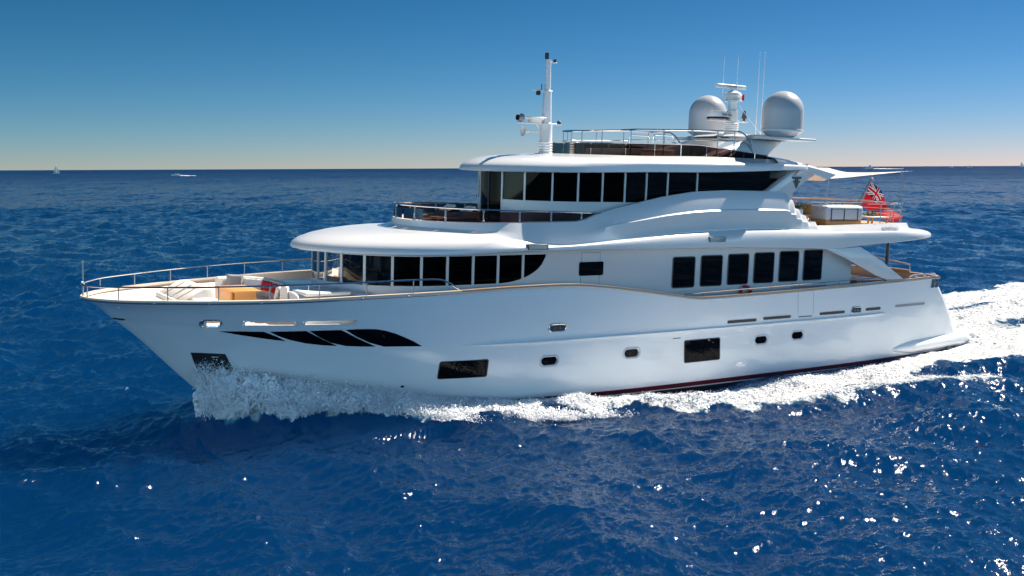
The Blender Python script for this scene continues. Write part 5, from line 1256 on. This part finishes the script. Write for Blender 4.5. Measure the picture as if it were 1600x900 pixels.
def bow_froth():
    g = np.random.default_rng(5); n = 34000
    X = 3.35 + 14.0*g.random(n)**1.15; u = np.clip(g.beta(1.25, 1.0, n) - .04, -.05, 1); zt = f_ztop(X); ytop = hb(np.maximum(X, f_xst(zt)+.02), np.maximum(zt, .1)); yo = f_out(X); ramp = np.clip((X-3.3)/.7, 0, 1)**.7
    # the sheet starts low at the stem and climbs, so its leading edge leans back
    lead = np.clip((X-3.3 + .55*np.maximum(u, 0))/.8, .25, 1)
    zs = f_eta(X) + (X-16)*math.sin(TRIM) + yo*math.sin(HEEL); uu = np.maximum(u, 0); y = ytop + (yo*(.35+.65*ramp) - ytop)*uu**.85
    bl = billow(0, X, y - 1.1*(zs + (zt-zs)*(1-uu)) + 7)
    z = zs - .05 + (zt-zs)*lead*(1-u)**1.25 + .22*np.sin(np.pi*uu)*np.clip(zt-zs, 0, 1) + .20*bl*np.clip(zt-zs+.25, .25, 1.2) + np.abs(g.normal(0, .05, n))
    r = (.012 + .050*g.random(n)**2.5)*np.clip(.6 + .8*np.sin(np.pi*uu), .5, 1.3)*np.clip((zt-zs)*.5 + .55, .5, 1.1)
    W = np.array([tuple(b2w(a, b_, c)) for a, b_, c in zip(X, y, z)])
    lumps('bow_froth', W, r, 'fine white froth rolling over in the near bow wave', 9, .9)
    # crest of the band alongside and the breaking outer tip
    n = 26000; X = 8.5 + 24.3*g.random(n); Y = f_yc(X) - .25 + g.normal(0, 1, n)*(.18 + .018*(X-8)); sel = g.random(n) < .3; Y = np.where(sel, wl_w(X) + f_yi(X) + .2 + np.abs(g.normal(0, .5, n)), Y)
    sel2 = g.random(n) < .3; Y = np.where(sel2, wl_w(X) + np.maximum(f_yi(X), 0) + (f_yo(X) - wl_w(X) - f_yi(X))*g.random(n), Y)
    x, y = flat2w(X, Y); z, dens = sea_z(x, y); ok = dens > .5; up_ = np.abs(g.normal(0, .05, n)); r = .010 + .045*g.random(n)**3
    lumps('wake_froth', np.stack([x, y, z + up_*(r < .02) + .0*r], -1)[ok], r[ok], 'small clots of white froth on the foam band beside the yacht', 10, .7)
    n = 12000; X = 40.8 + 40*g.random(n)**1.6; Y = g.normal(0, 1, n)*(2.2 + .07*(X-40)); x, y = flat2w(X, Y); z, dens = sea_z(x, y); ok = dens > .6; r = (.014 + .055*g.random(n)**3)
    lumps('stern_froth', np.stack([x, y, z + np.abs(g.normal(0, .10, n))*(r < .03)], -1)[ok], r[ok], 'churned white froth of the wake behind the stern', 12, .7)
bow_froth()
def spray():
    g = np.random.default_rng(77); V, F = [], []
    def drop(c, s_):
        o = len(V); a = g.uniform(0, 6.28); e = s_*(.6 + .8*g.random(3))
        V.extend([(c[0]+e[0]*math.cos(a), c[1]+e[0]*math.sin(a), c[2]), (c[0]-e[1]*math.sin(a), c[1]+e[1]*math.cos(a), c[2]-s_*.3), (c[0]-e[0]*math.cos(a), c[1]-e[0]*math.sin(a), c[2]+s_*.2), (c[0]+e[1]*math.sin(a), c[1]-e[1]*math.cos(a), c[2]), (c[0], c[1], c[2]+e[2]), (c[0], c[1], c[2]-e[2])])
        F.extend([tuple(o+i for i in f) for f in ((0,1,4),(1,2,4),(2,3,4),(3,0,4),(1,0,5),(2,1,5),(3,2,5),(0,3,5))])
    for k in range(24000):
        x = 3.3 + 11.5*g.random()**1.5; u = g.beta(1.1, 1.0); zt = float(f_ztop(x)); y = float(hb(max(x, float(f_xst(max(zt, .05)))+.05), max(zt, .1)))*(1-u) + u*float(hb(max(x, 4.8), .1)) + u*(float(f_out(x))-float(hb(max(x, 4.8), .1))) + abs(g.normal(0, .12))
        z = zt*(1-u)**1.1 + (float(f_eta(x)) + (x-16)*.0284 + .1)*u + .25*math.sin(math.pi*u)*min(1, zt) + abs(g.normal(0, .06 + .14*max(0, zt-.3)*(1-.4*u)))
        drop((x + g.normal(0, .06), y, z), .006 + .022*g.random()**3)
    for k in range(9000):       # crest of the band alongside and the breaking tip
        x = 12 + 20*g.random(); yc = float(f_yc(x)) - .2; y = yc + g.normal(0, .25 + .02*(x-12)); drop((x, y, .12 + abs(g.normal(0, .09)) - .02*(x-16)), .008 + .022*g.random()**3)
    for k in range(7000):
        x = 14 + 22*g.random(); y = float(hb(x, .1)) + float(f_yi(x)) + .15 + abs(g.normal(0, .3)); drop((x, y, -.28 - .028*(16-x)*0 + .5*max(0, (18-x)/18) + abs(g.normal(0, .07))), .008 + .020*g.random()**3)
    for k in range(9000):
        x = 41 + 16*g.random(); y = g.normal(0, 3.2); drop((x, y, .7*(x-16)*.028 + abs(g.normal(0, .20)) + .1), .01 + .03*g.random()**3)
    me = bpy.data.meshes.new('spray'); A = np.array(V); A[:, 1] *= -1; me.from_pydata(A.tolist(), [], F); me.materials.append(DROP); o = bpy.data.objects.new('spray', me); COL.objects.link(o); o.matrix_world = BM; o['kind'] = 'stuff'; tag(o, 'fine white spray thrown up along the waterline of the yacht', 'spray')
spray()
